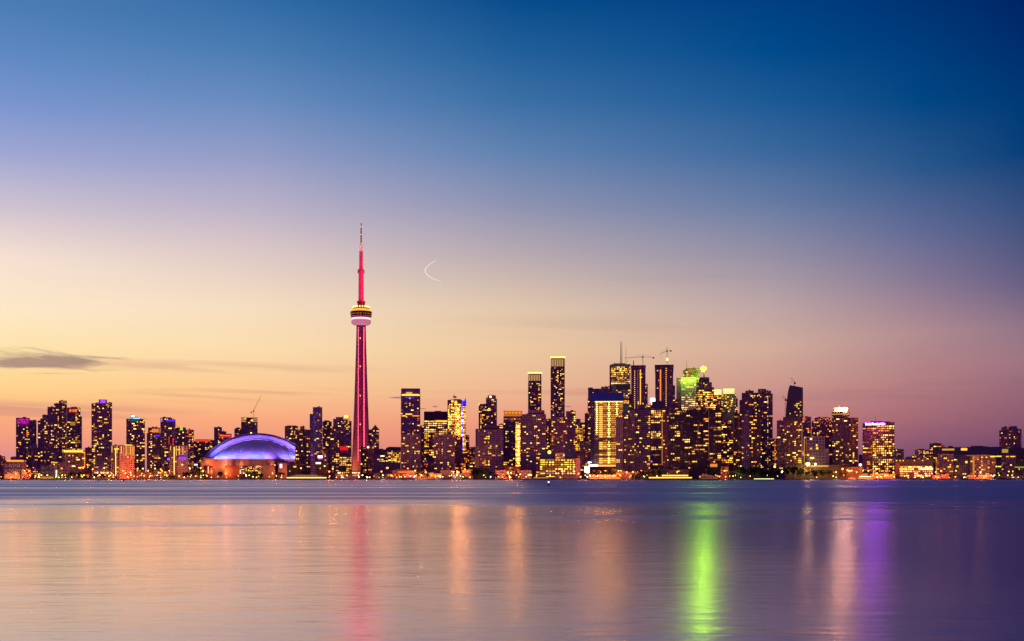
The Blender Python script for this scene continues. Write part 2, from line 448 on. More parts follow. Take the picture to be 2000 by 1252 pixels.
# beyond ~130 m a light wind ruffles the lake; slicks run across it
edge = TN('ShaderNodeMapRange', interpolation_type='SMOOTHSTEP')
ew, _ = wnoise((.018, .008, 1), 4, .25, .75, .5)
t.links.new(wm_('ADD', sp_.outputs[1], wm_('MULTIPLY', ew, 75)), edge.inputs[0]); edge.inputs[1].default_value = 145; edge.inputs[2].default_value = 215
slick, _ = wnoise((.0014, .02, 1), 5, .50, .62, .3)
patch, _ = wnoise((.010, .05, 1), 4, .50, .62, .6)
pf = TN('ShaderNodeMapRange', interpolation_type='SMOOTHSTEP'); t.links.new(sp_.outputs[1], pf.inputs[0]); pf.inputs[1].default_value = 55; pf.inputs[2].default_value = 85
patch = wm_('MULTIPLY', patch, pf.outputs[0])
ruf = wm_('MULTIPLY', edge.outputs[0], wm_('SUBTRACT', 1, wm_('MULTIPLY', slick, .85)))
rr = wm_('ADD', wm_('ADD', .18, wm_('MULTIPLY', ruf, .26)), wm_('MULTIPLY', patch, .09))
t.links.new(rr, b_.inputs['Roughness'])
right_dim = TN('ShaderNodeMapRange', interpolation_type='SMOOTHSTEP')     # dimmer, bluer reflection painted in towards the right, slightly rougher too
t.links.new(wm_('ADD', sp_.outputs[0], wm_('MULTIPLY', ew, 10)), right_dim.inputs[0]); right_dim.inputs[1].default_value = -13; right_dim.inputs[2].default_value = 19
rr2 = wm_('ADD', rr, wm_('MULTIPLY', right_dim.outputs[0], wm_('SUBTRACT', .04, wm_('MULTIPLY', ruf, .02)))); t.links.new(rr2, b_.inputs['Roughness'])
chop_dim = wm_('MAXIMUM', wm_('MAXIMUM', wm_('MULTIPLY', ruf, .5), wm_('MULTIPLY', patch, .35)), wm_('MULTIPLY', right_dim.outputs[0], .95), True)
bm = TN('ShaderNodeMix', data_type='RGBA'); t.links.new(chop_dim, bm.inputs[0]); bm.inputs[6].default_value = (1,.91,.90,1); bm.inputs[7].default_value = (.175,.185,.47,1)  # ruffled water and the painted dimming on the right share this gloss tint
_, n1 = wnoise((1.3, 2.4, 1), 3, .3, .7, .4)
_, n2 = wnoise((.22, .5, 1), 4, .3, .7, .4)
bp = TN('ShaderNodeBump'); bp.inputs['Strength'].default_value = 1; bp.inputs['Distance'].default_value = .011
t.links.new(wm_('ADD', n1, wm_('MULTIPLY', n2, 3.0)), bp.inputs['Height']); t.links.new(bp.outputs[0], b_.inputs['Normal'])
fr = TN('ShaderNodeFresnel'); fr.inputs[0].default_value = 1.5
di = TN('ShaderNodeBsdfDiffuse'); di.inputs[0].default_value = (.03,.035,.16,1)
mx = TN('ShaderNodeMixShader'); t.links.new(wm_('ADD', wm_('MULTIPLY', fr.outputs[0], .5), .53, True), mx.inputs[0]); t.links.new(di.outputs[0], mx.inputs[1]); t.links.new(b_.outputs[0], mx.inputs[2])
t.links.new(bm.outputs[2], b_.inputs['Color']); t.links.new(mx.outputs[0], t.nodes['Material Output'].inputs[0])
b = MB(); b.box(-9000, 9000, -300, SH+2, -1.5, 0); tag(b.build('water', wm), 'still lake reflecting the dusk sky and city lights', kind='structure')
GROUND = mat('dark_ground', (.035,.025,.03), .95, noise=.3, nscale=.02)
QUAY = mat('quay_concrete', (.09,.06,.07), .9, noise=.3, nscale=.1)
b = MB(); b.quad((-70000,SH+1.5,GZ),(70000,SH+1.5,GZ),(70000,90000,GZ),(-70000,90000,GZ)); tag(b.build('ground', GROUND), 'dark city ground behind the waterfront', kind='structure')
b = MB(); b.box(-9000, 9000, SH, SH+1.4, -1.4, GZ+.15); tag(b.build('quay_edge', QUAY), 'dark concrete quay edge along the whole waterfront', kind='structure')
b = MB(); b.box(X(0,1760), X(1999,1760), 1775, 1784, GZ, GZ+.12); tag(b.build('waterfront_road', mat('asphalt', (.05,.045,.05), .9, noise=.2)), 'asphalt road behind the quay', kind='structure')
LAWN = mat('lawn_grass', (.07,.12,.025), .95, noise=.3, nscale=.3)
for xa, xb, wl in ((14, 168, 'below the dark blue hall and banded offices'), (376, 412, 'left of the stadium'), (640, 672, 'right of the long low ferry')):
    b = MB(); b.box(X(xa,1755), X(xb,1755), SH+2, 1768, GZ, GZ+.3); tag(b.build('lawn', LAWN), 'strip of lawn at the water '+wl, kind='structure')

# ------------------------------------------------------------------ buildings, left to right
V = lambda r, g, b_, s, n, smp='NONE': emi(n, (r, g, b_), s, smp)
MAG = V(235,40,220, 1.3, 'magenta_light'); VIO = V(150,70,255, 1.5, 'violet_light'); BLU = V(60,40,255, 1.6, 'blue_light')
GRN = V(60,190,130, .8, 'green_light'); REDL = V(230,40,25, .9, 'red_light'); GOLD = V(255,215,80, 1.5, 'gold_band_light')
WHT = V(255,240,235, 3.5, 'white_sign_light'); PINK = V(255,150,190, 1.1, 'pink_light'); ORG = V(255,140,40, .9, 'orange_panel_light')
LB4 = V(255,165,45,900,'streak_lamp_light','AUTO'); GOLDDIM = V(200,150,70, .6, 'dim_gold_light'); DRED = V(150,25,35, .5, 'dim_red_light')
apt = 'apartment_tower'; AC = 'tower'

Bld('low_rise_block', 'dark reddish low block cut by the left edge', 'building', -14, 9.5, 1850).blk('main_block', -14, 9.5, 892, style='bands', wall='brick', lit=.12, mix='o', vis=932)
x = Bld('low_rise_block', 'rosy low block with roof edge lamps behind the dark blue hall', 'building', 8, 49, 1900)
x.blk('main_block', 8, 49, 900, style='bands', wall='rose', lit=.06, mix='o', vis=925, cap=30)
x.trim('roof_light_strip', 13, 46, 898.5, 901.5, PAL['a'])
Bld('low_rise_block', 'small violet block just left of the magenta topped tower', 'building', 21, 33, 2300).blk('main_block', 21, 33, 893, style='grid', wall='grey', lit=.02, vis=900)
x = Bld('exhibition_hall', 'dark blue box hall with a pale arcade at its foot, far left', 'hall', 8, 40.5, 1800)
x.blk('main_block', 8, 40.5, 904, style='bands', wall='blue', lit=.0, vis=930, fl=7, roof=False, yb=None)
x.trim('arcade', 8.5, 40, 926, 935, WALL['tan'], -5, 4.5); x.trim('entrance_screen', 13, 34, 923.5, 925.6, WALL['rose'], -3, 2.5)
x = Bld(apt, 'dark tower with a glowing magenta crown, first tall one from the left', AC, 31, 71.5, 2250)
x.blk('main_block', 31.5, 58, 817, style='slab', wall='plum', lit=.13, vis=928, seed=2)
x.blk('side_wing', 58, 71.5, 821, style='grid', wall='grey', lit=.05, vis=930, off=6)
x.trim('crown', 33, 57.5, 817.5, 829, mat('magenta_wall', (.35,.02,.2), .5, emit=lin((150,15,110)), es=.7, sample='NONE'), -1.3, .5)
for r in range(3):
    for c in range(7):
        if (r*5+c*3) % 4: x.trim('crown_light', 34.3+c*3.2, 35.8+c*3.2, 818.6+r*3.2, 820.4+r*3.2, MAG, -1.7, .3)
Bld(apt, 'narrow dark block with a pale top panel between the first two tall towers', AC, 61, 74, 2100).blk('main_block', 61, 74, 875, style='slab', wall='plum', lit=.06, vis=925).blk('roof_house', 61, 73, 869, yb=876, style='grid', wall='grey', lit=0, off=1)
x = Bld(apt, 'stepped tower rising in terraces to a lit top at its right, left part of skyline', AC, 74, 131, 2200)
for i, (a, c, y) in enumerate(((74,79,822),(79,84,818),(83,93.5,811),(93,106,795.5),(105.5,116,788.5),(115,130.5,786))):
    x.blk('terrace_block', a, c, y, style='slab' if i != 4 else 'curtain', wall='plum', lit=.16, vis=925, seed=i, fl=3.1, off=5-i)
x.blk('roof_house', 115.5, 130.5, 783, yb=790, style='grid', wall='grey', lit=.5, mix='m', off=0)
x = Bld(apt, 'dark tower with a red crown of slanted lights, right of the stepped tower', AC, 130, 160, 2260)
x.blk('main_block', 131, 157, 797, style='curtain', wall='plum', lit=.12, vis=885, glass=GLASS)
x.blk('side_wing', 155, 160, 813, style='slab', wall='plum', lit=.08, vis=885, off=8)
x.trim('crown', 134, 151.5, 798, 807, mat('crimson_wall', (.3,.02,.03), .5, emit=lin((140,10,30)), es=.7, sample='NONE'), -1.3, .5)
for c in (136, 138, 142, 144.4, 146.8, 149): x.trim('crown_light', c, c+1, 799.5, 804.5, PAL['a'], -1.8, .3)
x.trim('stacked_window', 137, 147, 824, 831, GOLDDIM, -1.0, .4)
x = Bld('apartment_block', 'mid height block with white columns under a bright yellow roof band', 'building', 122, 167, 1950)
x.blk('main_block', 122, 160, 884, style='grid', wall='dark', lit=.10, vis=918).blk('side_wing', 160, 167, 882, style='grid', wall='brick', lit=.3, mix='o', vis=925, off=2)
x.trim('roof_light_band', 124.5, 162, 879.5, 883.5, GOLD, -3, 2)
for c in (127, 130.5, 137, 140.5, 147): x.trim('column', c, c+.9, 884, 908 if c < 140 else 912, WALL['white'], -2.2, 1.2)
x.trim('column', 165, 166, 885, 912, PAL['a'], -1.5, .6)
x = Bld('office_block', 'low dark blue box beside pale banded offices near the left shore', 'building', 79, 104, 1805)
x.blk('main_block', 79.5, 103.5, 909, style='bands', wall='blue', lit=.04, vis=928, fl=6, roof=False); x.trim('lit_arcade', 79, 104, 931, 935.6, PAL['i'], -2.5, 2)
x = Bld('office_block', 'low pale banded offices with white light slots, left shore', 'building', 103.5, 152, 1815)
x.blk('stair_block', 104, 110.5, 905, style='grid', wall='grey', lit=.1, vis=930).blk('main_block', 110, 152, 908, style='slab', wall='rose', lit=.08, vis=930, off=2)
for r in range(6): x.trim('light_slot', 108.8, 111.5, 918.2+r*2.4, 919.4+r*2.4, PAL['e'], -1.7, .3)
x.trim('plant_screen', 112, 139, 903, 908.5, WALL['dark'], 1, 8)
Bld('apartment_block', 'small dark red block left of the tall violet topped tower', 'building', 166.5, 180, 2150).blk('main_block', 166.5, 180, 875, style='bands', wall='brick', lit=.1, mix='o', vis=925)
x = Bld(apt, 'tall slim tower with a violet lit round crown, standing alone', AC, 178.5, 219, 2150)
x.blk('main_block', 179, 213.5, 789, style='slab', wall='plum', lit=.17, vis=925, seed=5, fl=3.1).blk('side_wing', 212, 219, 786, style='grid', wall='grey', lit=.12, vis=925, off=7)
x.blk('roof_house', 187, 212.5, 786, yb=789, style='grid', wall='grey', lit=0, off=3, roof=False)
x.blk('roof_house', 193, 209, 780, yb=786, style='grid', wall='grey', lit=0, off=3, roof=False)
x.trim('crown_light', 196, 206, 781, 787.5, VIO, 2, 1); x.trim('crown_light', 190, 212.8, 786.7, 788.6, V(130,60,220,.7,'soft_violet_light'), 1, 1)
x.trim('entrance_canopy', 183, 214, 920.6, 922, V(255,240,190,2.2,'canopy_light'), -14, 8)
x = Bld('apartment_block', 'rosy mid height block hung with vertical strings of lights', 'building', 216.5, 263, 1900)
x.blk('side_wing', 217, 233, 871, style='ribs', wall='dark', lit=.14, vis=928).blk('main_block', 233, 262.5, 870, style='grid', wall='rose', lit=.05, mix='o', vis=928, off=4)
x.trim('light_string', 225.4, 226.6, 877, 929, PAL['c'], -2.2, .4); x.trim('cross_light', 223, 230, 876, 878.2, PAL['b'], -2.4, .3)
for i, c in enumerate((218.5, 224.6, 228.4, 234.5, 236.8, 241.5, 246, 249.5, 254, 256.5, 259.5, 262)): x.trim('light_string', c, c+.55, 871.2, 884+(i*7)%13, PAL['a' if i % 2 else 'c'], -1.7, .3)
x.trim('roof_lamp_band', 243, 258, 868, 870, PAL['f'], 2, 2)
x = Bld(apt, 'tower with a green and white glass crown sloping right', AC, 246.5, 283.5, 2180)
x.blk('main_block', 247, 283, 819, style='slab', wall='plum', lit=.17, vis=925, seed=11)
b = MB(); b.xzprism([(x.U(254), x.H(819)), (x.U(275), x.H(819)), (x.U(275), x.H(816.5)), (x.U(258), x.H(809.5)), (x.U(254), x.H(809.5))], 2, 14); b.build('crown', V(120,190,200,.75,'teal_glass_light'), x.root)
x.trim('crown_light', 256, 263, 811.5, 814, PAL['e'], 1.4, .4); x.trim('crown_light', 260, 273, 816, 818.6, V(200,210,255,1.3,'cool_white_light'), 1.4, .4); x.trim('green_band', 255, 272, 819.5, 823.5, V(10,100,70,.7,'dark_green_light'), -1.5, .4)
x = Bld(apt, 'shorter tower with a glowing orange panel near its top', AC, 286.5, 314, 2120)
x.blk('main_block', 287, 314, 847, style='slab', wall='plum', lit=.16, vis=920, seed=7).blk('upper_block', 289, 312, 836, yb=848, style='grid', wall='rose', lit=.1, off=2)
x.trim('glowing_panel', 297, 310, 837.5, 844.5, ORG, -.2, .5, label='glowing orange panel'); x.trim('red_band', 289, 312, 844.8, 847.6, DRED, -.2, .5); x.trim('blue_strip', 302, 313, 849.5, 852, BLU, -1.7, .3)
x = Bld(apt, 'dark tower with a blue light band round its top', AC, 313, 347, 2080)
x.blk('main_block', 313.5, 336, 817, style='slab', wall='dark', lit=.16, vis=915, seed=3).blk('side_wing', 334, 343, 820, style='grid', wall='plum', lit=.15, vis=880, off=2).blk('rear_wing', 342, 346.5, 832, style='slab', wall='plum', lit=.12, vis=880, off=9)
x.blk('roof_house', 321, 334, 815, yb=818, style='grid', wall='dark', lit=0, roof=False, off=3)
x.trim('blue_band', 314.5, 318.5, 820, 823, BLU, -1.8, .4); x.trim('blue_band', 325, 342.5, 820, 823, BLU, -1.8, .4)
for c in (329, 337): x.trim('red_strip', c, c+2.2, 856, 868, REDL, -1.6, .3)
x = Bld(apt, 'pair of joined dark blocks with one green roof lamp', AC, 345, 378.5, 2160)
x.blk('main_block', 345, 363, 836, style='slab', wall='plum', lit=.14, vis=880).blk('side_wing', 361.5, 378.5, 840, style='curtain', wall='grey', lit=.22, mix='o', vis=925, off=2)
x.trim('roof_lamp_box', 351.5, 357, 834, 840.5, V(190,220,80,1.0,'lime_box_light'), -2, 1)
x = Bld('apartment_block', 'lilac block hung with light strings above a violet band', 'building', 331, 367, 1910)
x.blk('side_wing', 331, 345.5, 872, style='ribs', wall='dark', lit=.12, mix='o', vis=928).blk('main_block', 345, 367, 872, style='grid', wall='grey', lit=.04, mix='o', vis=928, off=3)
x.trim('light_string', 339.6, 340.8, 873, 927, PAL['c'], -2.2, .4); x.trim('violet_band', 349, 364.5, 892, 897.5, V(140,60,235,1.0,'band_violet_light'), -1.5, .4); x.trim('violet_strip', 326.5, 331.5, 895, 899, VIO, -1.5, .4)
for i, c in enumerate((333, 341.5, 344, 348, 350, 354.2, 357, 365)): x.trim('light_string', c, c+.5, 871 if i < 6 else 873, 880+(i*5)%11, PAL['d' if i % 2 else 'c'], -1.7, .3)
x = Bld('apartment_block', 'wide dark block with a red lit roof rim left of the arched stadium', 'building', 378.5, 419, 2700)
x.blk('main_block', 379, 411, 862, style='slab', wall='dark', lit=.14, vis=920).blk('side_wing', 410, 419, 860, style='grid', wall='brick', lit=.2, vis=900, off=4)
x.blk('roof_house', 381, 410, 858, yb=862.5, style='grid', wall='brick', lit=0, roof=False, off=3); x.trim('red_rim', 381, 411, 859.5, 863, REDL, -1.9, .5)
for c in range(382, 410, 3): x.trim('rim_lamp', c, c+1, 859, 860.6, PAL['d'], -2.4, .4)
x = Bld(apt, 'dark narrow tower with stepped right shoulder behind the stadium roof', AC, 417.5, 442, 2650)
x.blk('main_block', 418, 433.5, 835, style='grid', wall='plum', lit=.12, vis=880).blk('side_wing', 433, 442, 843, style='grid', wall='plum', lit=.1, vis=880, off=4)
x = Bld(apt, 'dark block with red lit top row behind the stadium roof', AC, 427, 453, 2600)
x.blk('main_block', 427.5, 452.5, 848, style='grid', wall='brick', lit=.15, mix='o', vis=880)
x.trim('red_rim', 429, 452, 849.5, 854.5, REDL, -1.2, .4)
for c in range(430, 450, 3): x.trim('rim_lamp', c, c+1.4, 849.8, 851.2, PAL['a'], -1.7, .4)
x = Bld('tower_under_construction', 'bluish dark tower still being built, crane on its roof, behind the stadium', AC, 457, 504, 2800)
x.blk('side_wing', 458, 472, 838, style='slab', wall='dark', lit=.12, vis=860).blk('main_block', 471, 503, 824, style='curtain', wall='blue', lit=.03, vis=862, off=2, roof=False)
x.blk('open_floors', 471, 503, 815.5, yb=824, style='frame', wall='dark', lit=.12, vis=860, off=2, fl=4)
x.blk('side_wing', 461, 469, 835, yb=839, style='grid', wall='dark', lit=0, roof=False)
x.lamp('site_lamp', 490.5, 846.5, 2.4, V(255,235,150,2.5,'site_light'), -3); x.lamp('site_lamp', 491.5, 821, 1.8, PAL['c'], -3)

def crane(label, px, Y, ybase, ytop, jib, counter, luff=False, mirror=False, up=0, lamp=None):
    """tower crane: lattice mast, slewing cab, jib to (px, y), counter-jib"""
    r = thing('tower_crane', label, 'crane', px, Y, z=Z(ybase, Y))
    D = math.hypot(X(px, Y), Y); s = D/F*math.cos(math.atan((px-CX)/F))
    s = Y/F/math.cos(math.atan((px-CX)/F))
    def P(x, y): return ((x-px)*s, (ybase-y)*Y/F)
    h = P(px, ytop)[1]; g = .9
    b = MB()
    for a, c in ((-g,-g),(g,-g),(g,g),(-g,g)): b.bar((a, c, 0), (a, c, h), .22)
    n = max(2, int(h/2.6))
    for i in range(n):
        z0, z1 = h*i/n, h*(i+1)/n; f = 1 if i % 2 else -1
        b.bar((-g*f, -g, z0), (g*f, -g, z1), .14); b.bar((-g*f, g, z0), (g*f, g, z1), .14); b.bar((-g, g*f, z0), (-g, -g*f, z1), .14); b.bar((g, g*f, z0), (g, -g*f, z1), .14)
    b.build('mast', STEEL, r)
    hx, hz = P(*jib); cx_, cz_ = P(*counter)
    hz0 = h-(0 if up == 0 else up*Y/F)
    b = MB(); b.box(-1.4, 1.4, -1.6, 1.6, hz0-1.2, hz0+1.6); b.build('cab', STEEL, r)
    b = MB(); d = .55
    b.bar((0,-d,hz0), (hx,-d*.6,hz), .2, .13); b.bar((0,d,hz0), (hx,d*.6,hz), .2, .13)
    L_ = math.hypot(hx, hz-hz0); k = max(4, int(L_/3)); nx, nz = -(hz-hz0)/L_, hx/L_
    if nz < 0: nx, nz = -nx, -nz
    b.bar((nx*1.5,0,hz0+nz*1.5), (hx,0,hz+.2), .2, .13)
    for i in range(k):
        q0, q1 = i/k, (i+1)/k; qm = (q0+q1)/2; ht = 1.5*(1-qm*.7)
        top = (hx*qm+nx*ht, 0, hz0+(hz-hz0)*qm+nz*ht)
        for e in (-1, 1):
            b.bar((hx*q0, e*d, hz0+(hz-hz0)*q0), top, .1); b.bar(top, (hx*q1, e*d, hz0+(hz-hz0)*q1), .1)
    b.build('jib', STEEL, r)
    b = MB(); b.bar((0,-d,hz0), (cx_,-d,cz_), .25); b.bar((0,d,hz0), (cx_,d,cz_), .25); b.build('counter_jib', STEEL, r)
    b = MB(); b.box(cx_-1.5, cx_+1.5, -1.2, 1.2, cz_-2.6, cz_+.4); b.build('counterweight', WALL['black'], r)
    b = MB(); tz = h if up else h+5
    if not up: b.bar((0,0,h), (0,0,tz), .3)
    b.bar((0,0,tz), (hx*.75,0,hz0+(hz-hz0)*.75+1), .12); b.bar((0,0,tz), (cx_,0,cz_), .12); b.build('stay', STEEL, r)
    b = MB(); b.bar((hx*.8,0,hz0+(hz-hz0)*.8), (hx*.8,0,hz0+(hz-hz0)*.8-6), .1); b.box(hx*.8-.5, hx*.8+.5, -.5, .5, hz0+(hz-hz0)*.8-7.2, hz0+(hz-hz0)*.8-6); b.build('hook', STEEL, r)
    if lamp:
        b = MB(); lz = P(px, lamp)[1]; b.box(-1.6, 1.6, -1.7, -1.1, lz-2.4, lz+2.4); b.build('work_lamp', V(255,240,120,4,'work_light'), r)
    return r
crane('luffing crane with steep jib on the unfinished tower behind the stadium', 495.5, 2812, 815.5, 803, (510, 771), (491, 804.5))

for a in (('dark wide block with roof house behind the right end of the stadium roof', 556.5, 582, 2700, 833, 'slab', 'plum', .15, 865),):
    x = Bld(apt, a[0], AC, a[1], a[2], a[3]); x.blk('main_block', a[1], a[2], a[4], style=a[5], wall=a[6], lit=a[7], vis=a[8]); x.blk('roof_house', 561, 579, 831, yb=834, style='ribs', wall='plum', lit=0, roof=False)
x = Bld(apt, 'dark ribbed tower with roof box hiding the stadium right end', AC, 576.5, 606.5, 2020)
x.blk('main_block', 577, 592, 842, style='ribs', wall='dark', lit=.14, vis=918).blk('side_wing', 591, 606, 840, style='ribs', wall='dark', lit=.12, vis=918, off=2).blk('roof_house', 586, 595, 833.5, yb=843, style='grid', wall='dark', lit=0, off=3)
x = Bld(apt, 'tall slim violet tower with zigzag balcony edge left of the needle tower', AC, 605, 631, 2500)
x.blk('main_block', 611, 629.5, 796, style='grid', wall='grey', lit=.1, vis=890).blk('side_wing', 605, 613, 809.5, style='curtain', wall='dark', lit=.02, vis=880, off=3)
for i in range(26): x.trim('balcony', 624.5+.0*i, 630, 821+i*2.7, 822+i*2.7, WALL['rose'], -1.8, 1.5)
Bld(apt, 'plain dark indigo tower right of the zigzag edged one', AC, 629, 648.5, 2560).blk('main_block', 630, 648, 824, style='grid', wall='dark', lit=.12, vis=890).blk('roof_house', 633, 643, 821, yb=825, style='grid', wall='dark', lit=0, roof=False)
x = Bld(apt, 'violet grey tower with a bright gold corner crown left of the needle tower', AC, 650.5, 687, 2480)
x.blk('main_block', 651, 672, 819, style='slab', wall='grey', lit=.1, vis=860).blk('side_wing', 669.5, 682, 813, style='slab', wall='rose', lit=.3, vis=890, off=1).blk('rear_wing', 681, 686.5, 823, style='slab', wall='grey', lit=.12, vis=890, off=6)
x.blk('roof_house', 656, 671, 814.5, yb=820, style='grid', wall='plum', lit=.1, roof=False, off=3)
x.trim('crown', 670.5, 681.5, 809.5, 819, V(235,180,80,.9,'crown_gold_light'), -1.5, 6); x.trim('crown_pane', 672, 680, 811, 816, PAL['c'], -1.9, .3)
x = Bld(apt, 'dark front tower with small lit windows left of the needle tower', AC, 643.5, 664, 2040)
x.blk('main_block', 645, 663, 838, style='curtain', wall='dark', lit=.14, vis=925).blk('roof_house', 649, 659, 834, yb=839, style='grid', wall='dark', lit=0)
x = Bld('office_block', 'block with a glowing red sign panel and bright lower storeys', 'building', 661, 687, 2080)
x.blk('main_block', 662, 686.5, 849, style='bands', wall='plum', lit=.05, vis=925, rows=((893, 911, .85),), run=(2,3))
x.trim('sign_panel', 664, 680, 872, 879.5, V(225,25,15,1.1,'red_panel_light'), -2, 1, label='glowing red sign panel')
x = Bld('office_tower', 'pale thin stepped building lit pink, between dark towers', 'building', 606, 622, 1950)
x.blk('main_block', 606.5, 616, 899, style='grid', wall='white', lit=.04, vis=920).blk('spire_block', 607, 610.5, 866, style='grid', wall='white', lit=0, off=3).blk('spire_block', 610, 614.5, 872, style='grid', wall='white', lit=0, off=4)
x.blk('side_wing', 613, 621, 884, style='grid', wall='rose', lit=.08, vis=915, off=5); x.trim('blue_sign', 606.5, 612, 888, 890, VIO, -3, .5)
x = Bld('hotel_block', 'rosy mid rise with a dazzling pink white sign on its top', 'hotel', 620, 641, 1960)
x.blk('main_block', 620, 641, 893, style='grid', wall='rose', lit=.2, mix='o', vis=920).blk('roof_house', 630, 640, 881, yb=893, style='grid', wall='rose', lit=.3, mix='o'); x.trim('roof_sign', 620.5, 629.5, 890, 894.5, V(255,190,250,5,'pink_sign_light','AUTO'), -2, 1, label='dazzling pink white sign')
x = Bld('office_block', 'low dark block with white roof sign behind the first ferry', 'building', 615.5, 640.5, 1830)
x.blk('main_block', 616, 640, 903.5, style='grid', wall='black', lit=.08, mix='f', vis=928, cap=20); x.trim('roof_sign', 617, 626.5, 903, 906, V(240,255,180,3,'lime_white_sign_light'), -2, 1)
x = Bld('office_block', 'low dark block with a few windows in front of the stadium right end', 'building', 560, 585, 1840)
x.blk('main_block', 560.5, 584.5, 905, style='grid', wall='black', lit=.08, mix='f', vis=926)

# needle tower neighbours
x = Bld(apt, 'small tower with a pointed gable roof right of the needle tower', AC, 719.5, 741, 2420)
x.blk('main_block', 726, 740.5, 840, style='grid', wall='plum', lit=.3, vis=875, roof=False).blk('side_wing', 720, 727, 840, style='slab', wall='dark', lit=.15, vis=875, off=3)
b = MB(); b.xzprism([(x.U(725.6), x.H(840)), (x.U(740.9), x.H(840)), (x.U(740.5), x.H(838)), (x.U(732.7), x.H(829)), (x.U(725.9), x.H(838))], -.6, 12); b.build('gable_roof', WALL['plum'], x.root)
b = MB()
for a, c in (((725.9,838),(732.7,829)), ((732.7,829),(740.5,838))): b.bar((x.U(a[0]),-.9,x.H(a[1])), (x.U(c[0]),-.9,x.H(c[1])), .5)
b.build('gable_trim', V(235,160,150,.8,'gable_light'), x.root)
x = Bld(apt, 'dark mid height tower standing in front of the needle tower right foot', AC, 703.5, 731, 1960)
x.blk('main_block', 704, 716, 874, style='grid', wall='black', lit=.2, mix='f', vis=925).blk('side_wing', 715, 730.5, 872.5, style='bands', wall='brick', lit=.07, vis=925, off=3)
x.lamp('roof_lamp', 719, 873.5, 1.6, PAL['e'], -2)
x = Bld('office_block', 'low wide building with lit floors and a dark curved roof right of the needle tower', 'building', 729.5, 783, 2250)
x.blk('main_block', 730, 766, 889, style='bands', wall='plum', lit=.05, vis=905, rows=((894, 905, .8),), run=(3,4)).blk('side_wing', 758, 782.5, 880, style='slab', wall='tan', lit=.1, vis=904, rows=((882, 905, .75),), off=-1, roof=False, mix='n')
x.blk('upper_block', 730, 757, 879, yb=889, style='grid', wall='dark', lit=.0, off=3)
b = MB(); b.xzprism([(x.U(752), x.H(881)), (x.U(783), x.H(881)), (x.U(783), x.H(873)), (x.U(760), x.H(872.5)), (x.U(754), x.H(875))], 1, 22); b.build('curved_roof', WALL['dark'], x.root)
x.trim('white_lamp_row', 743, 751, 890, 891.6, PAL['e'], -1.2, .4)
x = Bld('studio_building', 'windowless mauve shed wall under the lit floors right of the needle tower', 'building', 729.5, 783, 2020)
x.blk('main_block', 730, 782.5, 903.5, style='plain', wall='grey', lit=0, vis=950); x.trim('roof_edge', 752, 782.5, 902.6, 904, WALL['rose'], -1, .8)
x = Bld(apt, 'tall slab tower with a gold lit recess under its flat top', AC, 781.5, 822, 2300)
x.blk('main_block', 783, 821, 773, style='grid', wall='plum', lit=.10, vis=850, seed=1, roof=False, fl=3.2).blk('upper_block', 783.4, 820.6, 758.5, yb=768, style='plain', wall='plum', lit=0, vis=700, off=1, roof=False).blk('crown_core', 786, 818, 767, yb=774, style='plain', wall='dark', lit=0, vis=700, off=4, roof=False)
x.trim('crown_light', 784.5, 820, 770.2, 772.8, GOLD, -1, 2); x.trim('crown_light', 793, 805, 766, 769.6, V(235,200,90,.9,'recess_light'), -1, 2); x.trim('crown_light', 787, 818, 768.5, 770, GOLDDIM, 0, 2)
x.trim('blue_strip', 791, 808, 776, 777.4, BLU, -1.4, .5); x.trim('corner_post', 783, 784, 768, 774, WALL['plum'], -1.6, 14); x.trim('corner_post', 820, 821, 768, 774, WALL['plum'], -1.6, 14)
x.trim('light_row', 792, 805, 808, 810, PAL['b'], -1.3, .4); x.trim('light_row', 785, 793, 811.5, 813.2, PAL['b'], -1.3, .4); x.trim('light_row', 805, 819, 811.5, 813, PAL['a'], -1.3, .4)
def condo(label, a, c, y, Y=1880, **k):
    x = Bld('condo_tower', label, AC, a, c, Y); w_ = c-a
    x.blk('main_block', a+w_*.04, c-w_*.04, y, style='slab', wall='rose', lit=.15, vis=922, fl=2.9, **k)
    x.blk('lift_shaft', a+w_*.42, a+w_*.58, y-1, style='curtain', wall='grey', lit=.02, vis=922, off=-1.6)
    x.trim('roof_fin', a+w_*.22, a+w_*.8, y-1.2, y+1.2, WALL['rose'], -2.5, 5)
    return x
condo('twin condominium with white balcony grid, the left one in front of the tall slab tower', 782, 822, 850)
condo('twin condominium with white balcony grid, the right one below the wide dark topped offices', 846, 890, 850, seed=4)
x = Bld('office_tower', 'wide office tower with a broad dark top band over rows of lit floors', AC, 826.5, 891, 2350)
x.blk('main_block', 828.5, 890, 804.5, style='bands', wall='plum', lit=.1, vis=902, rows=((820, 852, .72), (862, 900, .3)), run=(1,2,3), fl=4, bay=3.2, off=2)
x.trim('dark_top_band', 829, 889.5, 805.5, 820, WALL['dark'], -.2, .9); x.trim('light_row', 852, 878, 821.3, 823.6, PAL['b'], -.6, .4)
x.mast('antenna', 828.9, 803, 806); 
x = Bld('office_tower', 'tower blazing with lit floors and a blue light line down its right edge', AC, 873.5, 911, 2280)
x.blk('main_block', 874.5, 903, 782, style='bands', wall='plum', lit=.1, vis=850, rows=((789, 812, .75), (812, 856, .9)), run=(1,2), mix='h', cap=80).blk('side_wing', 900, 910, 793, style='bands', wall='dark', lit=.1, vis=895, rows=((800, 893, .9),), mix='h', off=-1, cap=60).blk('lower_block', 890, 901, 810, style='bands', wall='dark', lit=.1, vis=880, rows=((812, 880, .85),), mix='h', off=2, cap=40)
x.blk('roof_house', 886, 900, 779.5, yb=783, style='grid', wall='plum', lit=0, roof=False)
x.trim('blue_light_line', 902.4, 904, 783, 882, V(70,50,255,2.2,'blue_line_light'), -1.9, .5)
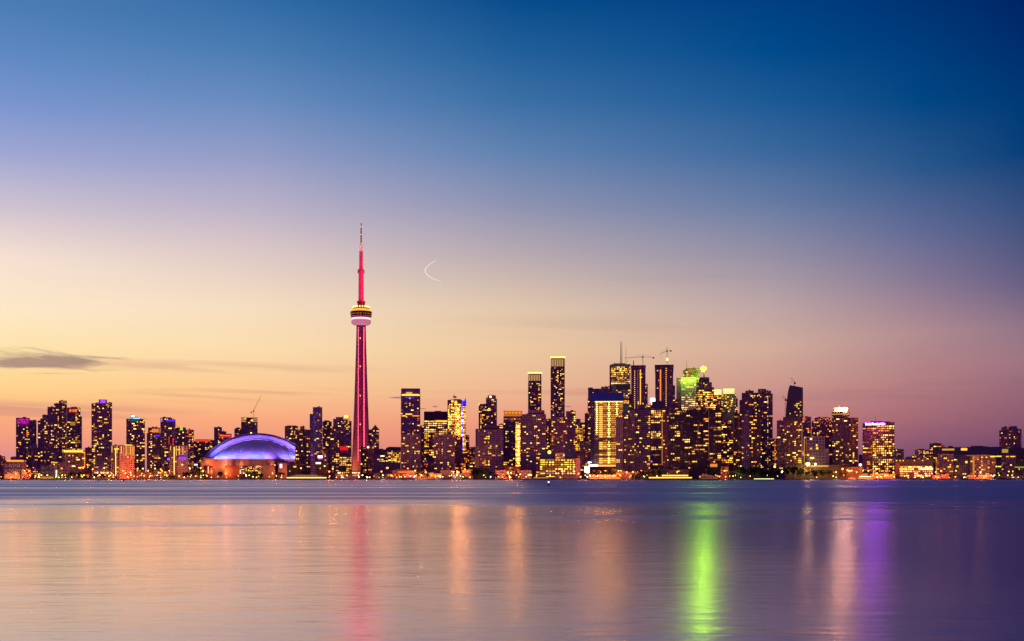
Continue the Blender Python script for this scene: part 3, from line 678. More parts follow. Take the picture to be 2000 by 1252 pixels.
b = MB(); b.xzprism([(x.U(901.5), x.H(793)), (x.U(910.5), x.H(793)), (x.U(910.8), x.H(784)), (x.U(908.8), x.H(776.5)), (x.U(906.5), x.H(783)), (x.U(902), x.H(783))], -1, 7); b.build('blue_crown', V(30,30,235,1.2,'blue_crown_light'), x.root)
for i in range(13): x.trim('streak_lamp', 893.5+(i%2)*8, 895+(i%2)*8, 800+i*7, 801+i*7, LB4, -2.2, .3)  # lamps added to throw a gold streak on the water
crane('tiny crane on the blazing office tower roof', 887, 2290, 780, 775, (883.5, 775.5), (890, 774.6))
Bld(apt, 'narrow mauve tower filling the gap right of the tall slab tower', AC, 820.5, 830, 2500).blk('main_block', 821, 829.5, 832, style='grid', wall='rose', lit=.1, vis=905)
Bld(apt, 'slim balcony tower at the right flank of the blazing office tower', AC, 909, 917, 2360).blk('main_block', 909.5, 916.5, 851, style='slab', wall='rose', lit=.3, mix='o', vis=910)
x = Bld('apartment_block', 'rosy brick block with warm windows below the blazing office tower', 'building', 888, 904, 2000); x.blk('main_block', 888, 903.5, 855, style='grid', wall='brick', lit=.1, mix='o', vis=920).blk('side_wing', 903, 909.5, 882, style='grid', wall='tan', lit=.4, mix='o', vis=918, off=2)
Bld('office_block', 'small rosy block in the gap right of the blazing office tower', 'building', 916, 931, 2300).blk('main_block', 917, 930.5, 874, style='bands', wall='rose', lit=.3, mix='o', vis=915)
Bld('office_block', 'brown block between twin condominiums', 'building', 820, 848, 1960).blk('main_block', 821, 847, 905, style='slab', wall='plum', lit=.15, mix='o', vis=925)

x = Bld(apt, 'dark tower with a taller slimmer tower joined on its right, right of the blazing offices', AC, 934.5, 970.5, 2350)
x.blk('main_block', 935, 959, 790, style='curtain', wall='dark', lit=.2, vis=840, seed=4).blk('side_wing', 953, 968.5, 773, style='bands', wall='plum', lit=.1, vis=832, off=1, seed=3).blk('rear_wing', 967, 970.5, 779, style='slab', wall='plum', lit=.1, vis=832, off=6)
x.blk('roof_house', 949, 955, 778, yb=791, style='grid', wall='plum', lit=0, off=4); x.lamp('roof_lamp', 958, 775, 2.2, V(255,230,120,2.5,'roof_lamp_light'), -2); x.trim('corner_light', 935, 936, 788, 792, PAL['c'], -1.4, .4)
x = Bld('condo_tower', 'broad condominium with many balconies and a dark roof house, mid skyline front', AC, 928.5, 986, 1900)
x.blk('main_block', 934, 983, 840, style='slab', wall='grey', lit=.13, vis=915, fl=2.9).blk('side_wing', 929, 935, 838, style='slab', wall='grey', lit=.04, vis=912, off=5).blk('roof_house', 950, 975, 832, yb=841, style='bands', wall='dark', lit=0, off=4, vis=700)
x = Bld('office_tower', 'tower with an amber glowing crown over bright roof lights', AC, 983.5, 1021, 2150)
x.blk('main_block', 984, 1020, 813, style='bands', wall='plum', lit=.12, vis=912, rows=((815, 818.5, 1),), mix='n').blk('lit_bay', 1006.5, 1018, 826, style='bands', wall='tan', lit=.2, vis=912, rows=((826, 912, .82),), mix='h', off=-1.2, cap=60, roof=False)
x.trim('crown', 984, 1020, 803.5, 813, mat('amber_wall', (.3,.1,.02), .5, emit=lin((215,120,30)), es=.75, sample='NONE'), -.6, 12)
for i in range(10): x.trim('streak_lamp', 1011.5, 1013, 832+i*8, 833+i*8, LB4, -2.6, .3)  # column of lamps put in for its gold reflection in the lake
for c in range(5): x.trim('crown_lamp', 987+c*6.6, 990+c*6.6, 804.8, 807, PAL['a'], -1.1, .4)
x.trim('red_rim', 983.5, 1020.5, 802.8, 803.6, DRED, -1, 13)
x.mast('antenna', 984.8, 799, 804)
Bld('condo_tower', 'dark narrower condominium in front of the amber crowned tower', AC, 975, 1008, 1960).blk('main_block', 983, 1006, 826, style='bands', wall='dark', lit=.12, vis=915).blk('side_wing', 975, 984, 829, style='slab', wall='grey', lit=.1, vis=915, off=3)
def lantern(label, a, c, y, ycr, ybase):
    x = Bld('condo_tower', label, AC, a, c, 2400)
    x.blk('main_block', a+.8, c-.8, ycr, style='slab', wall='dark', lit=.19, vis=ybase, fl=3)
    x.blk('crown', a+1, c-1, y+3.6, yb=ycr, style='ribs', wall='dark', lit=0, off=2, roof=False)
    n = 7
    for i in range(n): x.trim('crown_light', a+2+i*(c-a-4)/n, a+2+(i+.55)*(c-a-4)/n, y+6, ycr-1.5, V(235,175,110,.8,'lantern_light'), -.3, .4)
    x.trim('crown_rim', a-.5, c+.5, y+.8, y+3.6, V(255,222,110,1.8,'rim_light'), -2, 14); x.trim('crown_rim', a+3, c-3, y-.4, y+.8, V(240,190,110,.9,'rim_soft_light'), -1, 12)
    x.trim('edge_balconies', a-.1, a+.9, ycr+2, ybase+14, WALL['grey'], -2, 6)
lantern('shorter of two round cornered towers with gold lantern crowns', 1031.5, 1058, 726, 745, 802)
lantern('taller of two round cornered towers with gold lantern crowns', 1075.5, 1103.5, 695.5, 717, 812)
x = Bld('condo_tower', 'broad balcony condominium below the shorter lantern crowned tower', AC, 1016.5, 1069, 1920)
x.blk('main_block', 1020, 1066, 810, style='slab', wall='grey', lit=.14, vis=912, fl=2.9, seed=2).blk('side_wing', 1016.5, 1024, 813, style='slab', wall='rose', lit=.12, vis=912, off=6).blk('roof_house', 1032, 1063, 802, yb=811, style='bands', wall='plum', lit=0, off=4, vis=700)
Bld(apt, 'dark red sliver tower with gold top between the two lantern crowned towers', AC, 1065, 1078, 2200).blk('main_block', 1065.5, 1077.5, 819, style='grid', wall='brick', lit=.15, mix='o', vis=880)
x = Bld('condo_tower', 'broad balcony condominium below the taller lantern crowned tower', AC, 1076, 1125, 1930)
x.blk('main_block', 1077, 1108, 815, style='slab', wall='plum', lit=.2, vis=885, fl=2.9, seed=6).blk('side_wing', 1106, 1124, 804, style='slab', wall='dark', lit=.12, vis=890, off=2).blk('roof_house', 1092, 1102, 806, yb=816, style='round', wall='grey', lit=0, off=3)
x = Bld('office_block', 'dark topped office with tight lit rows beside the big gold tower', AC, 1123, 1143, 2350)
x.blk('main_block', 1123.5, 1142.5, 826, style='bands', wall='dark', lit=.2, vis=890, rows=((835, 880, .75),), cap=60).blk('roof_house', 1125, 1134, 819, yb=827, style='grid', wall='rose', lit=0)
Bld('apartment_block', 'orange lit brick block left of the big gold tower foot', 'building', 1124, 1150, 2000).blk('main_block', 1133, 1150, 862, style='grid', wall='tan', lit=.2, mix='o', vis=920).blk('side_wing', 1124, 1134, 882, style='grid', wall='tan', lit=.2, mix='o', vis=920, off=2)
Bld(apt, 'thin mauve tower edge left of the big gold tower', AC, 1141, 1149, 2450).blk('main_block', 1142, 1148.5, 808, style='plain', wall='rose', lit=0, vis=950)
# low lit block in front
x = Bld('office_block', 'long low office with wide lit floors at the waterfront centre', 'building', 1047, 1134, 1820)
x.blk('main_block', 1054, 1124, 896.5, style='bands', wall='dark', lit=.1, vis=930, rows=((898, 932, .9),), mix='n', run=(2,3), fl=3.3, bay=4.6, cap=100, wh=.6).blk('end_block', 1124, 1133, 896, style='plain', wall='plum', lit=0, vis=950, off=-1).blk('side_wing', 1047, 1055, 920, style='bands', wall='dark', lit=.2, vis=932, rows=((920, 934, .8),), off=1)
x.blk('roof_house', 1056, 1078, 885.5, yb=897, style='bands', wall='blue', lit=0, off=4, vis=700).blk('roof_house', 1104, 1117, 880, yb=897, style='grid', wall='blue', lit=0, off=4, vis=700).blk('link_block', 1085, 1103, 886, yb=897, style='bands', wall='tan', lit=.5, off=5)
x.lamp('roof_lamp', 1073, 883, 2.6, V(255,200,80,3,'amber_lamp_light'), 3)

# big gold tower and the bank cluster
x = Bld('office_tower', 'massive pale tower with a blue top band and a blazing gold lit front', AC, 1147.5, 1221, 2120)
x.blk('main_block', 1161, 1218, 768, style='plain', wall='tan', lit=0, vis=950, off=0, roof=False)
x.blk('side_wing', 1153, 1162, 768.5, style='grid', wall='grey', lit=.01, vis=912, off=3, roof=False).blk('rear_wing', 1148, 1154, 775, style='slab', wall='rose', lit=.3, vis=885, off=12, roof=False)
x.trim('blue_top_band', 1153.5, 1218.4, 767, 783.6, mat('blue_band', (.015,.03,.16), .4, emit=lin((8,20,95)), es=.4, sample='NONE'), -.9, 14)
rnd = random.Random(5)
u0, u1 = 1162, 1217
LBAY = V(240,165,70,.8,'gold_bay_light'); LB2 = V(255,185,80,1.6,'gold_bay_bright_light','AUTO'); LB4 = V(255,165,45,900,'streak_lamp_light','AUTO'); LB3 = V(180,115,60,.6,'gold_bay_dim_light')
for i in range(31):
    y = 785.5+i*3.9
    if y > 905: break
    dark = 852 < y < 862 or 877 < y < 881 or 889 < y < 891.5
    for j in range(7):
        a = u0+j*7.85; r = rnd.random()
        if dark and (r < .8): continue
        if y > 846 and j == 0 and r < .8: continue
        m_ = LB2 if (j in (1, 3, 5) and r < .8) or (y > 860 and r < .35) else LBAY if r < .85 else LB3
        if a > 1215: continue
        x.trim('lit_bay', a+.5, a+7.3, y, y+2.3, m_, -.9 - .1*(j % 2), .5)
        if j in (0, 3, 5) and not (dark or (y > 846 and j == 0)): x.trim('streak_lamp', a+3.2, a+4.1, y+.5, y+1.1, LB4, -1.4, .3)  # bright dots in the bays, strengthened for their streak on the water
x.trim('light_row', 1162, 1217, 783.8, 785, V(255,230,90,2.2,'top_row_light'), -1.2, .5)
x.trim('foot_band', 1150, 1168, 907.5, 911, WHT, -9, 2, label='white hot light band at the foot'); x.trim('foot_band', 1168, 1217, 908, 911, LB2, -3, 1)
x.trim('podium', 1152, 1219, 911.5, 922, WALL['rose'], -10, 9)
x = Bld('advertising_pillar', 'pair of glaring white vertical signs at the gold tower foot', 'sign', 1141, 1153, 1840)
x.trim('sign_panel', 1142, 1146.6, 910.5, 923, WHT, -.6, 1.2); x.trim('sign_panel', 1147, 1151.4, 910.5, 923, WHT, -.6, 1.2); x.trim('post', 1146, 1147.6, 923, 936.5, STEEL, 0, 1); x.trim('lamp_box', 1148, 1155, 902, 904, WHT, -1, 1)
x = Bld('office_tower', 'dark shouldered block behind the blue band of the gold tower', AC, 1148, 1197, 2600)
x.blk('main_block', 1157, 1190, 760, style='grid', wall='plum', lit=.04, vis=770).blk('side_wing', 1148.5, 1158, 757.5, style='plain', wall='grey', lit=0, vis=950, off=3).blk('upper_block', 1174, 1196, 756, style='grid', wall='plum', lit=.2, vis=768, off=2)
x = Bld('office_tower', 'tall square tower with gold lit upper floors and two roof masts', AC, 1190.5, 1232, 2750)
x.blk('main_block', 1193, 1231.5, 712, style='grid', wall='grey', lit=.05, vis=790, rows=((716, 722, .85), (722, 748, .8), (748, 751, 1), (761, 790, .5)), run=(1,2), fl=4, bay=3.2).blk('side_wing', 1190.5, 1194, 712.5, style='plain', wall='rose', lit=0, vis=950, off=2)
x.trim('dark_band', 1203, 1231.5, 751.5, 761, WALL['dark'], -1, .6); x.trim('pale_band', 1193, 1203, 751.5, 768, WALL['grey'], -1, .6)
x.blk('roof_house', 1198, 1222, 709.5, yb=713, style='grid', wall='rose', lit=0, roof=False)
x.mast('antenna', 1212.2, 667, 710, 1.0); x.mast('antenna', 1214.6, 666, 710, 1.0); x.mast('antenna', 1222.6, 675, 710, .5); x.mast('antenna', 1200, 706, 711, .4)
x = Bld('tower_under_construction', 'left one of two unfinished towers with open floors, crane above, and a glowing hoist line', AC, 1228.5, 1268, 2380)
x.blk('main_block', 1233, 1260.5, 716, style='slab', wall='plum', lit=.02, vis=800, fl=3.2, roof=False, seed=4).blk('crown', 1232, 1261.5, 713.5, yb=717, style='frame', wall='dark', lit=0).blk('side_wing', 1260, 1265, 750, style='slab', wall='plum', lit=.2, vis=800, off=4).blk('lower_block', 1228.5, 1236, 770, style='slab', wall='rose', lit=.15, vis=800, off=2)
x.trim('hoist_light', 1250, 1251.7, 722, 790, V(255,175,50,1.7,'hoist_light'), -1.7, .4)
for i in range(19): x.trim('floor_lamp', 1239, 1240.3, 724+i*4, 725.6+i*4, PAL['b'], -1.7, .3); x.trim('floor_lamp', 1245, 1246, 724+i*4, 725.6+i*4, PAL['i'], -1.7, .3)
x.trim('mast_stub', 1236.6, 1238.2, 704, 715, STEEL, 2, 2)
x = Bld('tower_under_construction', 'right one of two unfinished towers with open floors, flaring top and crane', AC, 1278, 1325, 2420)
x.blk('main_block', 1280, 1314.5, 716, style='slab', wall='plum', lit=.02, vis=800, fl=3.2, roof=False, seed=9).blk('crown', 1278.5, 1316, 712.5, yb=717, style='frame', wall='dark', lit=0).blk('side_wing', 1314, 1318.5, 753, style='slab', wall='plum', lit=.15, vis=800, off=4).blk('rear_wing', 1318, 1325, 781, style='slab', wall='rose', lit=.2, vis=800, off=7)
x.trim('hoist_light', 1288.5, 1291.5, 722, 785, V(235,120,40,.9,'hoist_orange_light'), -1.7, .4)
for i in range(19): x.trim('floor_lamp', 1300.4, 1301.6, 719+i*4, 720.8+i*4, PAL['b'], -1.7, .3); x.trim('floor_lamp', 1289.5, 1290.8, 722+i*3.4, 724+i*3.4, PAL['a'], -2.2, .3)
crane('level jib crane on the left unfinished tower, jib pointing left', 1255.5, 2392, 714, 697.5, (1218.5, 699), (1276, 698))
crane('crane on the right unfinished tower with short raised counterweight and work lamp', 1303, 2432, 713, 679, (1288.5, 691.5), (1310, 684.5), up=7, lamp=702)
x = Bld('office_block', 'small block with a dazzling white top sign between unfinished towers', AC, 1266, 1281, 2300)
x.blk('main_block', 1264, 1280, 792, style='bands', wall='plum', lit=.3, vis=806); x.trim('roof_sign', 1270, 1279.5, 777.5, 786.5, V(255,238,190,4,'cream_sign_light'), 0, 2); x.trim('sign_post', 1272.5, 1274.5, 786.5, 792, WHT, 0, 1)
x = Bld('office_tower', 'dark tower with a small red emblem near its top behind the green lit tower', AC, 1334, 1367, 2800)
x.blk('main_block', 1339, 1366, 720, style='bands', wall='dark', lit=.1, vis=760, rows=((731, 742, .4),)).blk('side_wing', 1334, 1340, 723, style='grid', wall='plum', lit=.08, vis=760, off=3)
x.trim('emblem', 1343, 1352, 721, 727, V(190,35,15,.9,'emblem_red_light'), -1, .4); x.mast('antenna', 1341, 702, 720, .5); x.lamp('beacon', 1341, 702.5, 1.0, PAL['d'], 8); x.trim('roof_plant', 1354, 1357, 717, 721, WALL['plum'], 3, 6)
x = Bld('office_tower', 'pale square tower washed green at the top fading to gold below', AC, 1320.5, 1359.5, 2600)
x.blk('main_block', 1330.5, 1359, 738, style='bands', wall='white', lit=.05, vis=802, rows=((744, 776, .35), (776, 802, .85)), fl=4.4, run=(2,3), mix='f').blk('side_wing', 1321, 1331, 738.6, style='grid', wall='rose', lit=.02, vis=802, off=1)
for sx_ in (1334, 1345, 1356):     # floodlights at the parapet
    li = bpy.data.lights.new('green_flood', 'POINT'); li.energy = 16000; li.color = (.42,1,.05); li.shadow_soft_size = 1.5
    lo = bpy.data.objects.new('green_flood', li); col.objects.link(lo); lo.parent = x.root; lo.location = (x.U(sx_), -13, x.H(741))
x = Bld('office_tower', 'stepped tower crowned by a dazzling green beacon on a mast', AC, 1354, 1399, 2680)
x.blk('main_block', 1357, 1398, 779, style='bands', wall='brick', lit=.1, vis=805, rows=((779, 803, .5),), mix='h', fl=4.2, bay=3.2).blk('terrace_block', 1356.5, 1394, 757, yb=780, style='bands', wall='brick', lit=.1, rows=((760, 780, .55),), mix='h', off=2, fl=4.2).blk('terrace_block', 1362, 1390, 747, yb=758, style='bands', wall='plum', lit=.2, off=5).blk('terrace_block', 1366, 1385, 737, yb=748, style='ribs', wall='dark', lit=0, off=9)
x.mast('beacon_mast', 1375, 722, 738, 1.6, 14)
GB = mat('green_beacon_light', (.02,.02,.02), .4, emit=(.42,1,.0012), es=640, sample='AUTO')
x.lamp('beacon', 1374, 719, 5.2, GB, 14)
x = Bld('office_tower', 'two bodied tower with a pair of brilliant cream lit crowns', AC, 1393, 1441, 2700)
x.blk('main_block', 1411, 1438, 770, style='grid', wall='tan', lit=.35, vis=805, mix='n', fl=4).blk('side_wing', 1395, 1412, 772, style='grid', wall='tan', lit=.35, vis=805, fl=4, off=2).blk('rear_wing', 1436, 1441, 779, style='grid', wall='tan', lit=.15, vis=805, off=6)
CR = V(255,238,150,1.3,'cream_crown_light')
x.trim('crown', 1394.5, 1409, 760.5, 770, CR, 1, 16); x.trim('crown', 1412.5, 1434.5, 759, 770, CR, 1, 16)
for y in (763.5, 767): x.trim('crown_rib', 1394, 1409.4, y, y+.7, WALL['tan'], .4, .8); x.trim('crown_rib', 1412, 1435, y, y+.7, WALL['tan'], .4, .8)
# dark harbour front mass
x = Bld('office_tower', 'dark tower with a navy cap over stacked lit floors, front of the bank cluster', AC, 1268.5, 1302, 2000)
x.blk('main_block', 1271, 1300, 797, style='bands', wall='plum', lit=.03, vis=912, rows=((800, 816, .8), (820, 825, .6), (843, 858, .8), (872, 878, .9)), run=(4,3), mix='n', off=2).blk('cap', 1273, 1299, 785, yb=797.5, style='plain', wall='blue', lit=0, vis=700, off=1, roof=True)
x.trim('edge_light', 1292.5, 1294, 805, 908, PAL['i'], -.6, .3); x.trim('violet_sign', 1271.3, 1273.6, 900, 903, PINK, -2.5, .4)
x = Bld('condo_tower', 'black blue tower with scattered yellow windows left of the navy capped tower', AC, 1226, 1271, 1930)
x.blk('main_block', 1238, 1270, 800, style='grid', wall='blue', lit=.14, vis=918, seed=3).blk('side_wing', 1226.5, 1239, 802, style='ribs', wall='grey', lit=.1, vis=918, off=-1)
x = Bld('condo_tower', 'vertically ribbed violet condominium in front of the big gold tower', AC, 1202, 1228, 1900)
x.blk('main_block', 1203, 1216, 811, style='ribs', wall='grey', lit=.13, vis=925).blk('side_wing', 1215, 1227, 806, style='ribs', wall='dark', lit=.10, vis=925, off=3)
x = Bld('condo_tower', 'very wide black slab complex on the harbour, left part, with lit flats low down', AC, 1295, 1386, 1900)
x.blk('main_block', 1306, 1348, 802, style='bands', wall='black', lit=.11, vis=915, seed=5, run=(2,3), cap=90).blk('side_wing', 1295, 1307, 808, style='slab', wall='dark', lit=.10, vis=910, off=3).blk('rear_wing', 1347, 1385, 800.5, style='slab', wall='black', lit=.10, vis=915, off=5, run=(2,3), cap=90, rows=((866,880,.3),))
x = Bld('condo_tower', 'very wide black slab complex on the harbour, right part, with a bright column of flats', AC, 1384, 1412, 1890)
x.blk('main_block', 1385, 1409, 802, style='bands', wall='black', lit=.14, vis=905, seed=9, run=(2,3,4))
x.trim('pier', 1383.6, 1385, 802, 900, WALL['grey'], -2, 4)
x.trim('lit_flat', 1387, 1401, 906, 912, V(240,150,60,.9,'flat_light'), -2.5, .4)
x = Bld('apartment_block', 'stepped block with gold windows between black harbour slabs', AC, 1407, 1434, 1960)
x.blk('main_block', 1409, 1432, 828, style='grid', wall='brick', lit=.15, vis=905, rows=((831, 836, .8), (858, 868, .7), (890, 903, .6))).blk('upper_block', 1411, 1428, 821, yb=829, style='bands', wall='plum', lit=.5, off=2)
Bld('kiosk', 'small red lit building with glowing lamps among dark shore trees', 'building', 1406, 1424, 1800).blk('main_block', 1407.5, 1423, 912, style='grid', wall='brick', lit=.45, mix='o', vis=928)
x = Bld('condo_tower', 'dark pair of slabs with a tall roof house, right of the cream crowned tower', AC, 1444, 1510, 2150)
x.blk('main_block', 1449, 1482, 768, style='slab', wall='dark', lit=.12, vis=812, seed=6).blk('side_wing', 1444.5, 1450, 781, style='slab', wall='plum', lit=.05, vis=806, off=4).blk('tall_wing', 1481, 1509, 770, style='slab', wall='dark', lit=.16, vis=920, off=-1, seed=8)
x.blk('roof_house', 1481, 1496, 760.5, yb=771, style='bands', wall='dark', lit=.1, off=3).blk('roof_house', 1497, 1506, 764, yb=771, style='grid', wall='plum', lit=0, off=4).blk('roof_house', 1456, 1472, 763.5, yb=769, style='grid', wall='brick', lit=.1, off=4)
x.trim('pale_pier', 1500, 1501.4, 772, 915, WALL['grey'], -3.2, 1); x.trim('pale_pier', 1504, 1505.2, 772, 915, WALL['grey'], -3.2, 1)
x = Bld('condo_tower', 'black tower with a navy stripe in front of the dark pair of slabs', AC, 1431, 1487, 1900)
x.blk('main_block', 1433, 1449, 808, style='grid', wall='black', lit=.13, vis=912).blk('blue_bay', 1448.5, 1464, 808.5, style='curtain', wall='blue', lit=.06, vis=912, off=2).blk('side_wing', 1463.5, 1486, 811, style='grid', wall='black', lit=.17, vis=912, off=1)
x = Bld('office_tower', 'dark blade shaped tower with a slanted top and a small crane', AC, 1533, 1569, 2500)
hh = x.H
b = MB(); pts = [(1533.8,830),(1568.5,830),(1568,757),(1542.5,752),(1539.5,762),(1536.5,785),(1534.4,808)]
b.xzprism([(x.U(a), x.H(c)) for a, c in pts], 0, 26, 0)
for i in range(22):
    y = 757+i*3.2; xl = 1542.5-(y-752)*.33 if y < 775 else 1534.8
    xl = 1541-(y-757)*.28 if y < 779 else 1535.2
    b.box(x.U(xl), x.U(1568.3), -.5, .2, x.H(y+.5), x.H(y), 1)
for j in range(9): b.box(x.U(1544+j*3), x.U(1544.35+j*3), -.75, .1, x.H(828), x.H(755.5+j*.4), 1)
b.build('main_block', [WALL['dark'], WALL['grey']], x.root)
rw = random.Random(3)
for i in range(16):
    yy = 778+rw.randrange(12)*3.2; xx = 1543+rw.randrange(7)*3.4
    sub('window', WM[rw.choice('abcf')], x.root, (x.U(xx), -.8, x.H(yy+2)), (3.0, .3, 2.2))
crane('thin luffing crane on the slanted top of the blade shaped tower', 1551.5, 2510, 754, 748, (1545, 737), (1553, 747.5))
crane('thin luffing crane jib left of the blade shaped tower, its roof hidden', 1534, 2560, 812, 781, (1527.5, 772), (1535.5, 780.5))
x = Bld('condo_tower', 'dark broad tower with warm windows below the blade shaped tower', AC, 1517, 1569, 1980)
x.blk('main_block', 1529, 1566, 823, style='grid', wall='brick', lit=.2, vis=908, seed=2).blk('side_wing', 1517.5, 1530, 822, style='slab', wall='plum', lit=.06, vis=925, off=3).blk('upper_block', 1530, 1566, 815, yb=824, style='bands', wall='dark', lit=.02, off=2)
x.trim('light_column', 1570, 1572, 855, 905, PAL['i'], 1, 1)
Bld('apartment_block', 'dark mauve block with roof lamps right of the blade shaped tower', AC, 1560, 1584.5, 2150).blk('main_block', 1567, 1584, 815, style='grid', wall='plum', lit=.18, mix='o', vis=905).blk('upper_block', 1561, 1569, 811, yb=826, style='grid', wall='plum', lit=.3, mix='o', off=2)
Bld('apartment_block', 'wine coloured block with warm windows left of the sign topped hotel tower', AC, 1583.5, 1626, 2120).blk('main_block', 1585, 1626, 823, style='grid', wall='brick', lit=.16, mix='o', vis=905).blk('upper_block', 1591, 1624, 816.5, yb=824, style='grid', wall='brick', lit=.25, mix='o', off=2)
x = Bld('apartment_block', 'white gridded block with square openings at the foot of the wine coloured block', 'building', 1574.5, 1620, 1960)
x.blk('main_block', 1575, 1611, 854, style='curtain', wall='white', lit=.12, vis=908, fl=5, bay=5).blk('side_wing', 1610, 1619, 878, style='curtain', wall='white', lit=.1, vis=908, off=1, fl=5, bay=5)
Bld('office_block', 'small lit block in the gap right of the dark pair of slabs', 'building', 1508, 1520, 2250).blk('main_block', 1508.5, 1519.5, 858, style='grid', wall='brick', lit=.45, mix='o', vis=915)
x = Bld('hotel_tower', 'hotel tower with a round rooftop restaurant and a dazzling white roof sign', 'hotel', 1623, 1676.5, 2000)
x.blk('main_block', 1625, 1659, 816.5, style='grid', wall='dark', lit=.13, vis=910, seed=3).blk('side_wing', 1658, 1676, 817, style='grid', wall='brick', lit=.2, vis=910, off=2)
x.blk('neck', 1628, 1655, 812, yb=817, style='plain', wall='dark', lit=0, vis=700, off=3, roof=False)
b = MB(); uc = x.U(1641.8); hw = x.U(1659.7)-uc
b.lathe([(hw*.8, x.H(813)), (hw, x.H(811)), (hw, x.H(809.6))], 28, uc, 17, 0); b.lathe([(hw, x.H(807.2)), (hw*1.0, x.H(804)), (hw*.7, x.H(803.8))], 28, uc, 17, 0); b.build('restaurant_deck', WALL['dark'], x.root)
b = MB(); b.lathe([(hw*.97, x.H(809.6)), (hw*.97, x.H(807.2))], 28, uc, 17, 0); b.build('restaurant_window', V(205,165,65,.75,'restaurant_light'), x.root)
b = MB(); b.box(x.U(1629), x.U(1641), 8, 20, x.H(804.5), x.H(795.5)); b.box(x.U(1641), x.U(1654), 8, 20, x.H(804.5), x.H(801)); b.build('roof_house', WALL['plum'], x.root); x.mast('antenna', 1639.5, 791, 796, .4)
x.trim('roof_sign', 1641.5, 1655.2, 796, 800.6, V(255,185,105,1100,'hotel_sign_light','AUTO'), 3, 2, label='dazzling white roof sign')
x = Bld('office_tower', 'square office with a violet lit written sign and bright floors, right of the hotel', AC, 1684, 1748, 1950)
x.blk('main_block', 1704, 1747, 826, style='bands', wall='brick', lit=.1, vis=931, rows=((830, 838, .8), (838, 870, .55), (870, 888, .8), (896, 903, .97), (908, 930, .6)), mix='a' and 'n', run=(1,2), cap=110, fl=3.6).blk('side_wing', 1684.5, 1705, 827, style='grid', wall='brick', lit=.1, vis=931, rows=((834, 842, .6), (875, 888, .7), (900, 903, .5), (915, 930, .4)), mix='o', off=1, cap=60)
x.blk('roof_house', 1700, 1723, 822.5, yb=827, style='plain', wall='dark', lit=0, off=4, vis=700, roof=False).blk('roof_house', 1723, 1734, 823.5, yb=827, style='plain', wall='dark', lit=0, off=4, vis=700, roof=False)
x.mast('antenna', 1710.5, 813, 823, .3)
x.trim('sign_backing', 1689, 1730.5, 825.4, 830.6, V(70,15,230,1.6,'indigo_sign_light'), -1.6, .5)
cu = bpy.data.curves.new('sign_text', 'FONT'); cu.body = 'Inside Toronto Star'; cu.size = 1; cu.extrude = .03; cu.align_x = 'CENTER'
tx = bpy.data.objects.new('sign_text', cu); col.objects.link(tx)
bpy.context.view_layer.update(); me = bpy.data.meshes.new_from_object(tx); bpy.data.objects.remove(tx)
wx = max(v.co.x for v in me.vertices)-min(v.co.x for v in me.vertices); target = x.U(1728)-x.U(1690.5)
sg = target/wx; me.transform(Matrix.Scale(sg, 4) @ Matrix.Scale(1.15, 4, (0,1,0))); me.transform(Matrix.Rotation(math.pi/2, 4, 'X'))
me.materials.clear(); me.materials.append(mat('violet_letter_light', (.02,.02,.02), .4, emit=(.8,.09,.9), es=700, sample='AUTO'))
st = sub('sign_text', me, x.root, ((x.U(1728)+x.U(1690.5))/2, -1.9, x.H(829.6)))
Bld('office_block', 'thin dark mauve block between the hotel and the violet signed office', 'building', 1676, 1686, 2200).blk('main_block', 1677, 1685.5, 889, style='plain', wall='plum', lit=0, vis=950)
# right end
Bld('apartment_block', 'far mauve slab of flats just right of the violet signed office', 'building', 1746, 1766, 2900).blk('main_block', 1747, 1765, 878, style='ribs', wall='grey', lit=.1, mix='o', vis=895).blk('roof_house', 1746.5, 1751.5, 876, yb=879, style='grid', wall='grey', lit=0, roof=False)
Bld('apartment_block', 'far low block with roof house between two mauve slabs of flats', 'building', 1764, 1790, 2850).blk('main_block', 1768, 1778, 893.5, style='grid', wall='dark', lit=0, vis=900).blk('side_wing', 1778, 1789, 891, style='grid', wall='grey', lit=.3, mix='o', vis=900, off=2)
Bld('apartment_block', 'far mauve flats with clusters of warm windows', 'building', 1786, 1818, 2800).blk('main_block', 1787, 1817, 879, style='grid', wall='grey', lit=.32, mix='o', vis=898).blk('roof_house', 1796, 1806, 877, yb=880, style='grid', wall='dark', lit=0, roof=False)
x = Bld('office_block', 'long low waterfront building with blazing yellow floors and a dark upper storey', 'building', 1747, 1823, 1830)
x.blk('main_block', 1757, 1822, 910, style='bands', wall='plum', lit=.1, vis=932, rows=((911, 921, .85), (922, 933, .7)), mix='h', run=(2,3,4), cap=100).blk('upper_block', 1748, 1822, 898, yb=910.5, style='plain', wall='dark', lit=0, off=4, vis=700).blk('side_wing', 1748.5, 1757, 905, style='plain', wall='brick', lit=0, vis=950, off=2)
x.trim('light_band', 1797, 1822, 914, 917.4, V(255,235,120,3,'band_yellow_light'), -1.2, .5); x.trim('light_band', 1757, 1771, 914.6, 917.4, GOLD, -1.2, .5)
for i, c in enumerate((1751, 1758, 1764, 1786, 1802)): x.lamp('roof_lamp', c, 899.5, .9, PAL['b'], 2)
x = Bld('office_block', 'dark block with roof plant behind the waterfront glass offices', 'building', 1815, 1842, 2300)
x.blk('main_block', 1816, 1839, 867, style='bands', wall='dark', lit=.12, vis=905).blk('roof_house', 1822, 1832, 865.5, yb=868, style='grid', wall='plum', lit=0, roof=False).blk('side_wing', 1838, 1845, 871, style='grid', wall='brick', lit=.2, mix='o', vis=880, off=3)
x = Bld('warehouse', 'long dark blue flat roofed complex stretching to the right edge', 'building', 1836, 1958, 2050)
